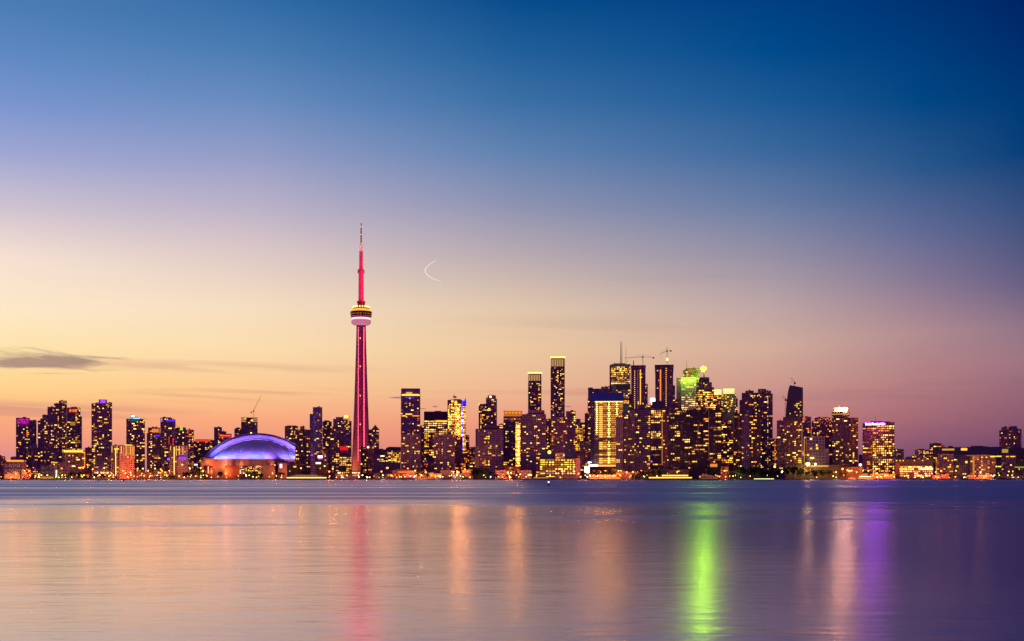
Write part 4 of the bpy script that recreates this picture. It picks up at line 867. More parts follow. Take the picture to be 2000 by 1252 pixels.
x.blk('main_block', 1838, 1957, 874, style='plain', wall='blue', lit=0, vis=950).blk('roof_house', 1852, 1861, 870.5, yb=875, style='plain', wall='blue', lit=0, vis=700, off=3, roof=False).blk('roof_house', 1900, 1910, 871.5, yb=875, style='plain', wall='blue', lit=0, vis=700, off=3, roof=False)
x.trim('light_row', 1840, 1864, 876, 879.4, V(230,165,60,.9,'row_amber_light'), -.8, .5); x.trim('light_row', 1877, 1889, 875.5, 879.5, PAL['b'], -.8, .5); x.trim('light_row', 1877.5, 1888, 874.9, 876.2, PAL['a'], -1.2, .4)
x = Bld('office_block', 'glass fronted block glowing orange inside under a pale frame', 'building', 1825, 1863, 1850)
x.blk('main_block', 1827, 1862, 893, style='curtain', wall='rose', lit=.25, mix='m', vis=932, cap=70).blk('upper_frame', 1832, 1862, 888, yb=893.5, style='grid', wall='tan', lit=.2, off=2, mix='m')
x = Bld('office_block', 'blue black glass block between two orange lit blocks on the right shore', 'building', 1863, 1897, 1870); x.blk('main_block', 1863, 1896, 888, style='curtain', wall='blue', lit=.04, vis=930)
x.lamp('wall_lamp', 1887.5, 902.5, 1.8, PAL['b'], -2); x.lamp('wall_lamp', 1870, 911, 1.6, PAL['f'], -2)
x = Bld('office_block', 'glowing tan glass block with a projecting flat canopy roof', 'building', 1886, 1945, 1840)
x.blk('main_block', 1895, 1933, 891, style='curtain', wall='tan', lit=.35, mix='m', vis=932, cap=100).blk('side_wing', 1933, 1945, 893, style='bands', wall='brick', lit=.25, mix='o', vis=930, off=2)
x.trim('canopy_roof', 1887, 1934, 888.6, 890.6, WALL['tan'], -7, 24); x.trim('gold_column', 1900, 1903.4, 891, 933, V(225,140,45,.8,'column_light'), -1.4, .6); x.trim('light_strip', 1934, 1944, 890.5, 893, PAL['b'], -1, .5); x.trim('light_strip', 1945.5, 1956, 890.5, 892.5, PAL['b'], -1, .5)
x = Bld('office_block', 'dark framed block with few lit windows left of the right edge', 'building', 1943, 1986, 1860)
x.blk('main_block', 1956, 1985, 889.5, style='curtain', wall='plum', lit=.1, vis=932).blk('side_wing', 1944, 1957, 900, style='grid', wall='dark', lit=.2, vis=930, off=2)
x = Bld('office_block', 'low dark block with a lime light line at the right edge', 'building', 1982, 2030, 1840)
x.blk('main_block', 1985, 2030, 897, style='bands', wall='black', lit=.05, vis=930); x.trim('light_line', 1982, 2012, 911.8, 913, V(190,205,40,1.2,'lime_line_light'), -2, .5); x.trim('red_awning', 1992, 2012, 928.5, 934.5, V(235,70,15,1.0,'awning_light'), -6, 5)
x = Bld('apartment_block', 'dark flat block behind the right edge tower foot', 'building', 1955, 2030, 2200); x.blk('main_block', 1956, 2030, 876.5, style='plain', wall='dark', lit=0, vis=950); x.trim('light_row', 1957, 1969, 877, 884, V(210,175,60,.7,'corner_glow_light'), -.9, .5)
x = Bld(apt, 'lone balcony tower near the right edge with a drum shaped roof house', AC, 1950.5, 1996, 2350)
x.blk('main_block', 1952, 1980, 841, style='slab', wall='rose', lit=.10, mix='o', vis=876).blk('side_wing', 1979, 1995, 839, style='slab', wall='plum', lit=.08, mix='o', vis=876, off=4)
x.blk('upper_block', 1956, 1972, 835, yb=842, style='grid', wall='plum', lit=.2, mix='o', off=4).blk('roof_house', 1972, 1986.5, 832.5, yb=840, style='round', wall='plum', lit=0, off=3)

# low pavilions along the shore
def low(label, a, c, y, Y=1800, style='grid', wall='brick', lit=.3, mix='o', name='pavilion'):
    x = Bld(name, label, 'building', a, c, Y); x.blk('main_block', a, c, y, style=style, wall=wall, lit=lit*1.25, mix=mix, vis=933, fl=3, cap=40); return x
low('low orange lit shop row right of the dark blue hall', 40.5, 60, 917)
low('second low orange lit shop row before the narrow dark block', 60, 79, 915, 1830)
low('low canopy building glowing orange below the white columned block', 152, 180, 921, 1830)
low('small white lit pavilion at the violet topped tower foot', 180, 216, 921, 1820, wall='tan', mix='w', lit=.4)
low('long orange shed left of the lilac block', 263, 300, 923, 1830, wall='brick', lit=.35)
low('amber lit deck building at the foot of the blue banded tower', 300, 331, 921, 1850, wall='tan', lit=.4)
low('low pale block at the foot of the blocks left of the stadium', 367, 395, 922, 1850, wall='rose', lit=.25)
low('white terminal with bright windows at the needle tower foot', 659, 703, 921, 1850, style='bands', wall='tan', lit=.6, mix='w')
x = low('tilted roof cafe at the shore left of the needle tower reflection', 655, 700, 926, 1790, wall='dark', lit=.3)
low('small dark shop before the shed wall right of the needle tower', 730, 768, 926, 1800, wall='dark', lit=.2, mix='n')
x = low('red and pink lit club pavilion left of the twin condominiums', 766, 809, 920, 1790, wall='brick', lit=.2)
x.trim('pink_band', 789, 807, 928, 932.5, V(235,70,110,1.0,'club_pink_light'), -2, .5); x.trim('lamp_row', 777, 806, 921, 923, PAL['d'], -2, .5)
low('low market hall with gold lights between the twin condominiums', 809, 862, 926, 1790, wall='tan', lit=.5, mix='n')
low('dark gabled boathouse below the right twin condominium', 860, 888, 919, 1800, wall='dark', lit=.12, mix='f')
low('white canopy kiosk row before the rosy brick block', 882, 902, 926, 1780, wall='white', lit=.4, mix='o')
low('orange lit restaurant with a wide roof left of the dark trees', 902, 923, 919, 1800, wall='tan', lit=.3)
low('black flat roofed terminal behind the dark trees', 921, 956, 914.5, 1815, wall='black', lit=.03, style='plain')
low('red brick gallery with two storeys of warm windows', 984, 1017, 912, 1830, wall='brick', lit=.25)
low('long low salmon shed left of the gallery', 967, 1000, 920, 1800, wall='rose', lit=.15)
low('salmon shed right of the gallery', 1014, 1038, 920, 1800, wall='rose', lit=.25)
low('orange stall row at the big gold tower foot', 1150, 1203, 929, 1790, wall='tan', lit=.5)
low('orange lit foot building under the ribbed condominium', 1203, 1234, 923, 1810, wall='brick', lit=.35)
low('black ferry terminal roof behind the twin deck ferry', 1268, 1345, 918, 1820, wall='black', lit=.04, mix='f', style='bands')
low('small amber stall cluster right of the twin deck ferry', 1366, 1402, 929, 1790, wall='tan', lit=.5)
x = low('long black warehouse with an amber strip below the white gridded block', 1533, 1640, 909, 1830, wall='black', lit=.0, style='plain', name='warehouse')
x.trim('amber_strip', 1583, 1618, 908.6, 912, V(225,165,60,.8,'strip_light'), -1.5, .5)
x = low('red lit sugar shed right of the black warehouse', 1638, 1685, 913, 1830, wall='brick', lit=.03, style='plain', name='warehouse')
low('orange lit terrace below the violet signed office', 1700, 1748, 927, 1800, wall='tan', lit=.5)
low('low dark row with glowing doorways at the orange glass block foot', 1822, 1862, 929, 1790, wall='brick', lit=.3, mix='n')
low('low colonnade glowing gold under the canopy roofed block', 1890, 1940, 929, 1790, wall='tan', lit=.5, mix='n')
low('low dark row at the right end of the shore', 1940, 2000, 929, 1795, wall='dark', lit=.2, mix='n')

# ------------------------------------------------------------------ the needle tower
def frame_of(px, Y):
    s = Y/F/math.cos(math.atan((px-CX)/F))
    return (lambda p: (p-px)*s), (lambda y: Z(y, Y)-GZ), s
def spot(name, parent, loc, aim, energy, color, deg=130, size=.4):
    li = bpy.data.lights.new(name, 'SPOT'); li.energy = energy; li.color = color; li.spot_size = math.radians(deg); li.spot_blend = .6; li.shadow_soft_size = size
    o = bpy.data.objects.new(name, li); col.objects.link(o); o.parent = parent; o.location = loc; o.rotation_euler = Vector(aim).to_track_quat('-Z', 'Y').to_euler(); return o
def point(name, parent, loc, energy, color, size=.5):
    li = bpy.data.lights.new(name, 'POINT'); li.energy = energy; li.color = color; li.shadow_soft_size = size
    o = bpy.data.objects.new(name, li); col.objects.link(o); o.parent = parent; o.location = loc; return o
TY = 2606
tw = thing('observation_tower', 'very tall needle tower lit red with a round pod, tallest thing in the skyline', 'tower', 705.3, TY)
U, H, s = frame_of(705.3, TY)
CONC = mat('tower_concrete', (.24,.15,.18), .75, noise=.12, nscale=.05)
def halfw(y):
    pts = [(636,8.2),(680,9.2),(720,10.4),(780,12.2),(830,13.9),(880,15.9),(910,17.2),(937,18.6)]
    if y <= pts[0][0]: return pts[0][1]
    for (a, p), (c, q) in zip(pts, pts[1:]):
        if y <= c: return p+(q-p)*(y-a)/(c-a)
    return pts[-1][1]
b = MB(); prev = None; ys = [634+i*(936.5-634)/24 for i in range(25)]
for y in ys:
    R = halfw(y)*s; rc = 6.4*s*(.93+.07*(y-634)/300); tk = 2.4+.9*(y-634)/300
    ring = []
    for ang in (-18, 90, 198):
        a = math.radians(ang); d = (math.cos(a), math.sin(a)); n = (-d[1], d[0]); Lw = R/math.cos(math.radians(18)) if ang != 90 else R
        if ang == -18: ring += [(-rc*.9, -rc*.75), (rc*.9, -rc*.75)]
        else: b0 = math.radians({90: 36, 198: 144}[ang]); ring.append((rc*math.cos(b0), rc*math.sin(b0)))
        ring.append((d[0]*rc*1.0-n[0]*tk*1.6, d[1]*rc-n[1]*tk*1.6)); ring.append((d[0]*Lw-n[0]*tk, d[1]*Lw-n[1]*tk)); ring.append((d[0]*Lw+n[0]*tk, d[1]*Lw+n[1]*tk)); ring.append((d[0]*rc+n[0]*tk*1.6, d[1]*rc+n[1]*tk*1.6))
    k = len(b.v); b.v += [(p[0], p[1], H(y)) for p in ring]; m = len(ring)
    if prev is not None:
        for i in range(m): j = (i+1) % m; b.f.append((k+i, k+j, prev+j, prev+i)); b.m.append(0)
    prev = k
b.build('shaft', CONC, tw)
LED = mat('led_pink_light', (.02,.02,.02), .4, emit=(1,.10,.20), es=12, sample='AUTO'); LEDR = V(255,40,90,1.6,'led_red_light')
b = MB(); b2 = MB()
for i in range(95):
    y = 640+i*2.75
    rc = 6.4*s*(.93+.07*(y-634)/300)
    for sg in (-1, 1):
        yl = -(rc*.31+1.6*(2.4+.9*(y-634)/300)+1.3); hw2 = .25 if sg > 0 else .15; b.box(sg*rc*.88-hw2, sg*rc*.88+hw2, yl, yl+.6, H(y+1.5), H(y))
b.build('led_strip', LED, tw)
b = MB()
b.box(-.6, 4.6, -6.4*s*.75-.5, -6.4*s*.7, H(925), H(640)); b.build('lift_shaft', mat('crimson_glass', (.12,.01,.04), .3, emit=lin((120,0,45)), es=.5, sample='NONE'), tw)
for y in (661, 716, 773, 829, 880): 
    b = MB(); b.box(-2.6, -1.2, -6.6, -5.4, H(y+1), H(y-1)); b.build('marker_lamp', PAL['c'], tw)
def ringpart(name, prof, m, n=32):
    b = MB(); b.lathe([(r*s, H(y)) for r, y in prof], n); return b.build(name, m, tw, smooth=False)
RED = mat('red_lit_wall', (.25,.06,.08), .6)
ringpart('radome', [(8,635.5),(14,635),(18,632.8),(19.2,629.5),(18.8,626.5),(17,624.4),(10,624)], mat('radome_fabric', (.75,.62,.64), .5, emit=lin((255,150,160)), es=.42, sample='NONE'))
ringpart('pod_light_ring', [(16.6,624.4),(17.6,623.4),(18.2,621.4),(16.5,621)], V(255,190,205,1.7,'pod_ring_light','AUTO'))
ringpart('observation_deck', [(17,621.2),(19.5,619.6),(20.2,617.6),(19.6,617.3),(20.3,615),(20.9,612.6),(20.2,612.2),(20.8,610),(20.2,608.6),(15,608)], mat('pod_wall', (.14,.03,.06), .45))
b = MB()
for i in range(44):
    a = math.pi+(i+.5)*math.pi/44
    if i % 7 in (2, 5): continue
    for y in ((613.4,614.6),(618,619)):
        if (i*3+int(y[0])) % 5 == 0: continue
        r = 20.5*s if y[0] < 616 else 20.0*s
        c, d = r*math.cos(a), r*math.sin(a); b.box(c-.7, c+.7, d-.5, d+.5, H(y[1]), H(y[0]))
b.build('deck_window', V(240,120,60,.8,'deck_amber_light'), tw)
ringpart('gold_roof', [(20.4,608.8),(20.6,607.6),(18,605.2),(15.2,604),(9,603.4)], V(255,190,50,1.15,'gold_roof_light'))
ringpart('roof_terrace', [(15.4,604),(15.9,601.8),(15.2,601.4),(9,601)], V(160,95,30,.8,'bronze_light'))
for i in range(18):
    a = 2*math.pi*i/18; b = MB(); r = 15.2*s
    b.lathe([(.05, H(602)), (1.3, H(601)), (1.5, H(600)), (1.1, H(598.8)), (.05, H(598.2))], 8, r*math.cos(a), r*math.sin(a)); b.build('roof_lamp', V(255,205,90,3.2,'tower_lamp_light'), tw)
ringpart('mast_base', [(7,603),(7,592.5),(8.2,592),(8.2,588.2),(5.4,588)], mat('mast_base_wall', (.16,.05,.10), .6), 8)
ringpart('upper_mast', [(5.2,588.5),(5.0,560),(4.6,534)], CONC, 8)
ringpart('sky_pod', [(4.6,535),(6.2,534),(6.9,531.5),(6.9,529),(6.0,527),(4.0,525.2),(3.4,523)], CONC, 20)
ringpart('antenna_section', [(3.5,524),(3.4,490.5)], CONC, 6)
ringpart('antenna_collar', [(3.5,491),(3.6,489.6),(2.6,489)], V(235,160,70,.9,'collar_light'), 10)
ringpart('antenna_section', [(2.5,489.5),(2.3,475.5)], mat('pale_antenna', (.6,.5,.5), .5), 6)
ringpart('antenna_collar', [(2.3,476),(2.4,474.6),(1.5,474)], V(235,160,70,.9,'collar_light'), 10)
ringpart('antenna_tip', [(1.25,474.5),(1.1,450),(.7,435.5)], mat('antenna_maroon', (.10,.02,.04), .6), 6)
for y in (458,443): ringpart('antenna_lamp', [(1.3,y+.8),(1.7,y),(1.3,y-.8)], PAL['a'], 8)
RC = (1, .012, .07)
for y, e in ((583,1.0),(568,1.0),(552,1.0),(538,.9),(516,.8),(500,.6)):
    for sg in (-1, 1): point('red_floodlight', tw, (sg*11, -15, H(y)), (30000 if sg > 0 else 8000)*e, RC, .25)
point('red_floodlight', tw, (0, -13, H(482)), 9000, (1,.25,.35), .25)
for y, e in ((655,.5),(690,.5),(730,.6),(775,.7),(820,.9),(860,1.1)):
    point('red_floodlight', tw, (-9, -26, H(y)), 5000*e, RC, .25)
    point('red_floodlight', tw, (14, -24, H(y)), 900*e, RC, .25)
point('orange_floodlight', tw, (-22, -40, H(918)), 120000, (1,.22,.08), .5)

# ------------------------------------------------------------------ stadium
SY = 2450; SPX = 503
st = thing('stadium', 'domed stadium with an arched white roof lit violet and blue over an orange lit base', 'stadium', SPX, SY)
U, H, s = frame_of(SPX, SY)
ROOFM = mat('roof_membrane', (.66,.6,.72), .55, noise=.04)
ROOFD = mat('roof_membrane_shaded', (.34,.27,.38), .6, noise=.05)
Z0 = H(897.5)
W1, H1 = 86*s, 38*s; R1 = (W1*W1+H1*H1)/(2*H1)
b = MB(); nr, na = 16, 40; idx = {}
for i in range(nr+1):
    rho = W1*i/nr; z = math.sqrt(R1*R1-rho*rho)-(R1-H1)
    for j in range(na+1):
        a = math.pi*(j/na-.5); idx[i, j] = len(b.v); b.v.append((rho*math.sin(a), -rho*math.cos(a)*.72, Z0+z))
for i in range(nr):
    for j in range(na): b.f.append((idx[i,j], idx[i+1,j], idx[i+1,j+1], idx[i,j+1])); b.m.append(0)
b.build('front_roof_shell', ROOFM, st, smooth=True)
b = MB()
for j in range(2, na, 4):
    a = math.pi*(j/na-.5)
    for i in range(4, nr):
        q = []
        for ii in (i, i+1):
            rho = W1*ii/nr; z = math.sqrt(R1*R1-rho*rho)-(R1-H1); q.append((rho*math.sin(a), -rho*math.cos(a)*.72-.1, Z0+z+.15))
        b.bar(q[0], q[1], .4)
b.build('roof_seam', mat('roof_seam_metal', (.7,.65,.75), .4), st)
def arch(name, wi, hi, wo, ho, y0, y1, m):
    def arc(w_, h_, n=48):
        R = (w_*w_+h_*h_)/(2*h_); a0 = math.asin(w_/R) if h_ < w_ else math.pi-math.asin(w_/R)
        return [(R*math.sin(-a0+2*a0*i/n), Z0+R*math.cos(-a0+2*a0*i/n)-(R-h_)) for i in range(n+1)]
    A_, B_ = arc(wi*s, hi*s), arc(wo*s, ho*s); b = MB(); n = len(A_)
    for i in range(n-1):
        k = len(b.v); P = [A_[i], A_[i+1], B_[i+1], B_[i]]
        b.v += [(p[0], y0, p[1]) for p in P]+[(p[0], y1, p[1]) for p in P]
        b.f += [(k,k+1,k+2,k+3), (k+7,k+6,k+5,k+4), (k+3,k+2,k+6,k+7), (k+1,k,k+4,k+5)]; b.m += [0]*4
        if i == 0: b.f.append((k,k+3,k+7,k+4)); b.m.append(0)
        if i == n-2: b.f.append((k+1,k+5,k+6,k+2)); b.m.append(0)
    return b.build(name, m, st)
arch('roof_rim', 85.5, 37.6, 87, 39.4, -1.2, .5, ROOFM)
arch('gutter', 87, 39.4, 88, 40.2, -.6, 3, WALL['black'])
arch('front_arch', 88, 40.2, 97.5, 46.8, -.9, 34, ROOFM)
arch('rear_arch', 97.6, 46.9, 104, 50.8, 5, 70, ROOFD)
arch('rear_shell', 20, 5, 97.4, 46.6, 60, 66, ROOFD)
CONO = mat('stadium_concrete', (.42,.24,.18), .8, noise=.12, nscale=.06); CONR = mat('stadium_red_lit_concrete', (.5,.14,.08), .8, noise=.1)  # the redder concrete has the red light put into its colour
def ellpts(w_, d, n=40): return [(w_*math.cos(2*math.pi*i/n), w_*0+d*math.sin(2*math.pi*i/n)) for i in range(n)]
b = MB(); b.prism([(p[0], p[1]+20) for p in ellpts(104*s, 92*s)], 0, H(910.5)); b.prism([(p[0], p[1]+20) for p in ellpts(101*s, 89*s)], H(910.5), Z0-.02); b.build('base_wall', CONO, st)
YF = -92*s+20
b = MB(); b.box(U(399), U(417), -40, -10, 0, H(894)); b.xzprism([(U(401),H(894)),(U(423),H(897.6)),(U(414),H(905)),(U(408),H(903))], -46, -20); b.build('corner_buttress', CONO, st)
b = MB(); b.box(U(416), U(447), YF+34, YF+50, H(912), H(898)); b.build('red_lit_panel', CONR, st)
for a, c, y0, y1 in ((407,421.5,911,925),(444,471,911,925),(512,534,911,925)):
    b = MB(); b.box(U(a), U(c), YF-8, YF+14, 0, H(y0)); b.box(U(a)-.4, U(c)+.4, YF-8.4, YF+14.4, H(y0), H(y0-.8)); b.build('entrance_block', CONR if a < 450 else CONO, st)
b = MB(); b.box(U(534), U(566), YF, YF+30, 0, H(905)); b.build('entrance_block', CONO, st)
for a, c in ((470.5,484),(485.5,497.5),(499,511)):
    b = MB(); b.box(U(a), U(c), YF-4, YF+12, 0, H(910.5)); b.build('glazed_bay', WALL['dark'], st)
    rr_ = random.Random(int(a))
    for i in range(6):
        for j in range(5):
            if rr_.random() < .62:
                u = U(a)+(j+.5)*(U(c)-U(a))/5; sub('window', WM[rr_.choice('aabcec')], st, (u, YF-4.15, H(913.6+i*2.3)), (2.0,.3,1.3))
for k, c in enumerate(range(449, 545, 7)):
    b = MB(); b.box(U(c), U(c)+.3, YF-.0+math.hypot(0, 0)-.3+((c-503)/104)**2*60, YF+.6+((c-503)/104)**2*60, H(910), H(898.5)); b.build('wall_joint', WALL['dark'], st)
b = MB(); b.box(U(534.3), U(540), YF-30, YF-24, 0, H(908)); b.lathe([(3.2, H(908)), (3.2, H(905)), (1.6, H(903.6)), (.2, H(903))], 14, U(537), YF-27); b.build('silo', WALL['dark'], st)
b = MB(); b.box(U(543.2), U(547), YF-31, YF-29.5, H(914.5), H(907.5)); b.build('video_sign', V(255,170,210,5,'video_sign_light','AUTO'), st)
b = MB(); b.box(U(500.8), U(509), YF-4.8, YF-4.2, H(912), H(910.8)); b.build('name_sign', V(255,150,120,2.2,'sign_orange_light'), st)
rr_ = random.Random(2)
for i in range(9): 
    b = MB(); c = 412+i*(0) ; b.box(U(414.2), U(415), YF-8.7, YF-8.3, H(911.8+i*1.5)-1, H(911.8+i*1.5)); b.build('window', PAL['e'], st)
# floodlights that wash the roof: a blue row at its foot, violet projectors in front
for i in range(15):
    a = math.radians(-66+i*132/14)
    if i in (9, 10): continue
    spot('blue_floodlight', st, (math.sin(a)*W1*1.03, -math.cos(a)*W1*.72*1.03-2.5, Z0+1.2), (-math.sin(a), .9, .45), 60000, (.13,.15,1))
for i in range(11):
    a = math.radians(-60+i*12); spot('violet_floodlight', st, (math.sin(a)*W1*.93, -14, Z0+math.cos(a)*0+max(2, (math.sqrt(max(0,R1*R1-(math.sin(a)*W1*.93)**2))-(R1-H1))+1)), (0, 1, .35), 8000, (.34,.17,1))
for vx in (-66, -24, 24, 66):
    li = bpy.data.lights.new('violet_projector', 'SPOT'); li.energy = 42000; li.color = (.40,.16,1); li.spot_size = math.radians(95); li.spot_blend = .6; li.shadow_soft_size = .6
    o = bpy.data.objects.new('violet_projector', li); col.objects.link(o); o.parent = st; o.location = (vx, -78, Z0+2); o.rotation_euler = Vector((-vx*.2, 78, 34)).to_track_quat('-Z', 'Y').to_euler()
for xx, e in ((-85,16000),(-60,15000),(-30,7000),(0,6000),(30,7000),(55,9000),(85,12000)):
    point('orange_floodlight', st, (xx, YF-30+abs(xx)*.25, 14), e*1.1, (1,.30,.08), .5)
    point('orange_floodlight', st, (xx*1.1, YF-14+abs(xx)*.45, 27), e*.9, (1,.34,.14), .5)

# ------------------------------------------------------------------ crescent
pts = [(790,265),(690,320),(600,375),(520,440),(450,520),(405,590),(385,650),(400,710),(450,785),(520,850),(600,905),(720,960),(850,1010),(1000,1055)]
MY = 60000; pp = [(810+a/19.26, 495+c/19.26) for a, c in pts]; b = MB()
wd_ = [.35,.55,.7,.85,.95,1.05,1.1,1.05,.95,.85,.75,.65,.5,.3]
for (p, w0), (q, w1) in zip(zip(pp, wd_), zip(pp[1:], wd_[1:])):
    b.bar((X(p[0],MY), MY, Z(p[1],MY)), (X(q[0],MY), MY, Z(q[1],MY)), w0*MY/F*.75, w1*MY/F*.75, 8)
tag(b.build('crescent_curve', V(255,238,214,1.0,'curve_glow')), 'thin pale crescent curve hanging in the sky right of the needle tower', 'light_curve')  # glowing tapered tube bent into a curved line

# ------------------------------------------------------------------ boats and buoys
def hull_mb(L_, Wd, h, z=0):
    b = MB(); n = 14; rows = []
    for lv, (zz, f) in enumerate(((z-.4,.82),(z+h*.5,.95),(z+h,1.0))):
        r = []
        for i in range(n+1):
            t_ = i/n; xx = (t_-.5)*L_*f; ww = Wd/2*f*(math.sin(math.pi*min(1, max(.0, t_*1.0)))**.45 if 0 < t_ < 1 else .04); r.append((xx, ww, zz))
        rows.append([len(b.v)+i for i in range(2*(n+1))]); b.v += [(a, -c, d) for a, c, d in r]+[(a, c, d) for a, c, d in reversed(r)]
    m = 2*(n+1)
    for k in range(2):
        for i in range(m): j = (i+1) % m; b.f.append((rows[k][i], rows[k][j], rows[k+1][j], rows[k+1][i])); b.m.append(0)
    b.f.append(tuple(rows[2])); b.m.append(0); b.f.append(tuple(reversed(rows[0]))); b.m.append(0)
    return b
def ferry(label, a, c, Y, tiers, hullm, strip, name='ferry'):
    px = (a+c)/2; r = thing(name, label, 'boat', px, Y, z=0); U, H, s = frame_of(px, Y)
    Hz = lambda y: Z(y, Y)
    L_ = (c-a)*s; h = 1.6 if L_ > 30 else .9
    hull_mb(L_, L_*.2 if L_ < 30 else 12, h).build('hull', hullm, r)
    z = h
    for k, (x0, x1, th, st_) in enumerate(tiers):
        u0, u1 = -L_/2+x0*L_, -L_/2+x1*L_; hw_ = (5-k*.8) if L_ > 30 else L_*.07
        b = MB(); b.box(u0, u1, -hw_, hw_, z, z+th); b.build('cabin', WALL['dark'] if L_ > 30 else WALL['white'], r)
        b = MB(); b.box(u0-.6, u1+.6, -hw_-.7, hw_+.7, z+th, z+th+.18); b.build('deck', WALL['tan'], r)
        if st_:
            b = MB(); n = int((u1-u0)/1.8)
            for i in range(n): b.box(u0+(i+.08)*(u1-u0)/n, u0+(i+.92)*(u1-u0)/n, -hw_-.06, -hw_+.02, z+th*.25, z+th*.85)
            o = b.build('window_row', strip[k % len(strip)], r)
        b = MB()
        for i in range(int((u1-u0)/3)+1): b.bar((u0+i*3, -hw_-.6, z+th+.18), (u0+i*3, -hw_-.6, z+th+1.1), .05)
        b.bar((u0, -hw_-.6, z+th+1.1), (u1, -hw_-.6, z+th+1.1), .05); b.build('railing', STEEL, r)
        z += th+.18
    if L_ > 30:
        b = MB(); b.box(L_*.18, L_*.24, -2, 2, z, z+2); b.build('wheelhouse', WALL['tan'], r)
        b = MB(); b.lathe([(.9, z), (.9, z+2.2), (.7, z+2.4)], 12, -L_*.1, 0); b.build('funnel', WALL['black'], r)
        b = MB(); b.bar((L_*.21,0,z+2), (L_*.21,0,z+5), .12, .05); b.build('mast', STEEL, r)
    return r
YL = V(255,205,60,2.4,'ferry_gold_light'); YP = V(255,225,130,2.0,'ferry_pale_light'); YD = V(215,150,40,1.0,'ferry_dull_light')
ferry('long low ferry with a glowing gold deck, right of the stadium', 556, 640, 1715, ((.06,.96,2.4,1),(.14,.86,1.6,1),(.25,.75,1.2,1)), WALL['blue'], (YP, YD, YD))
ferry('long ferry with two gold light lines at the black harbour slabs', 1266, 1356, 1712, ((.02,.94,2.6,1),(.3,.86,3.0,1),(.4,.7,1.2,0)), WALL['brick'], (YL, YL, YD))
ferry('low excursion boat with a gold roof line left of the light buoy', 1040, 1084, 1725, ((.04,.7,2.2,1),(.6,.98,1.2,1)), WALL['dark'], (YD, PAL['c']), 'excursion_boat')
ferry('small flat boat with one pale lime light line on the open water', 1472.5, 1511.5, 1420, ((.02,.98,1.3,1),), WALL['dark'], (V(225,240,140,2.0,'boat_lime_light'),), 'motor_boat')
ferry('white two deck motor yacht moored at the orange lit quay', 1199, 1216, 1722, ((.1,.8,1.6,1),(.25,.65,1.5,1)), WALL['white'], (PAL['a'],), 'motor_yacht')
ferry('white tiered tour ship moored left of the violet signed office', 1676, 1706, 1726, ((.04,.94,2.2,1),(.1,.8,2.2,1),(.2,.6,2.0,1)), WALL['white'], (PAL['a'], PAL['e']), 'tour_ship')
ferry('smaller pale boat moored beside the tiered tour ship', 1655, 1674, 1728, ((.1,.85,1.8,1),(.3,.6,1.2,1)), WALL['white'], (PAL['a'],), 'tour_boat')
def sailboat(px, label, h):
    r = thing('sailboat', label, 'boat', px, 1728, z=0, group='sailboats moored along the quay'); hull_mb(9, 2.8, 1.0).build('hull', WALL['white'], r)
    b = MB(); b.box(-1.6, 1.8, -.8, .8, 1, 1.6); b.build('cabin', WALL['white'], r)
    b = MB(); b.bar((.5,0,1), (.5,0,h), .09, .06, 6); b.bar((.5,0,2.2), (-3.6,0,2.2), .1); b.bar((.5,0,h), (4.3,0,1.1), .03); b.bar((.5,0,h), (-4.2,0,1.1), .03); b.build('mast', WALL['grey'], r)
for px, h, lab in ((764,13,'sailboat with bare mast, leftmost of those moored before the shed wall'),(772,11,'sailboat with a shorter bare mast, second of those moored before the shed wall'),(779,14,'sailboat with the tallest mast beside the red lit club pavilion'),(1123,10,'sailboat at the right end of the long low lit office'),(1140,12,'sailboat below the glaring white vertical signs'),(1869,15,'sailboat before the blue black glass block'),(1991,14,'sailboat before the red awning at the right edge'),(1228,9,'sailboat before the ribbed condominium foot')):
    sailboat(px, lab, h)
BUOY = mat('buoy_paint', (.02,.03,.05), .5)
for px, y, lab, k in ((192,940,'small dark mooring buoy below the violet topped tower',1),(241,940,'larger dark mooring buoy below the rosy string lit block',1.3),(267,939.3,'tiny dark mooring buoy left of the orange shed reflection',.8),(288.5,940,'dark mooring buoy, rightmost of the four on the left water',1)):
    Y = CAM*F/(y-HY); b = MB(); b.lathe([(.35*k,-.3),(.62*k,.0),(.62*k,.4*k),(.3*k,.75*k),(.1*k,1.15*k),(.02,1.2*k)], 14)
    o = b.build('mooring_buoy', BUOY); o.location = (X(px, Y), Y, 0); tag(o, lab, 'buoy')
Y = CAM*F/(949.6-HY); r = thing('light_buoy', 'dark conical navigation buoy with a bright white green lamp on the open water', 'buoy', 1071.5, Y, z=0)
sc_ = Y/F
b = MB(); b.lathe([(1.3*sc_,-.3),(1.75*sc_,.1),(1.7*sc_,.5),(1.0*sc_,.8),(.7*sc_,5*sc_),(.55*sc_,6.4*sc_)], 14); b.build('float', BUOY, r)
b = MB(); b.lathe([(.1*sc_,6.3*sc_),(1.2*sc_,7.2*sc_),(1.5*sc_,8.2*sc_),(1.1*sc_,9.3*sc_),(.1*sc_,9.8*sc_)], 12); b.build('lamp', V(215,255,215,3,'buoy_light'), r)

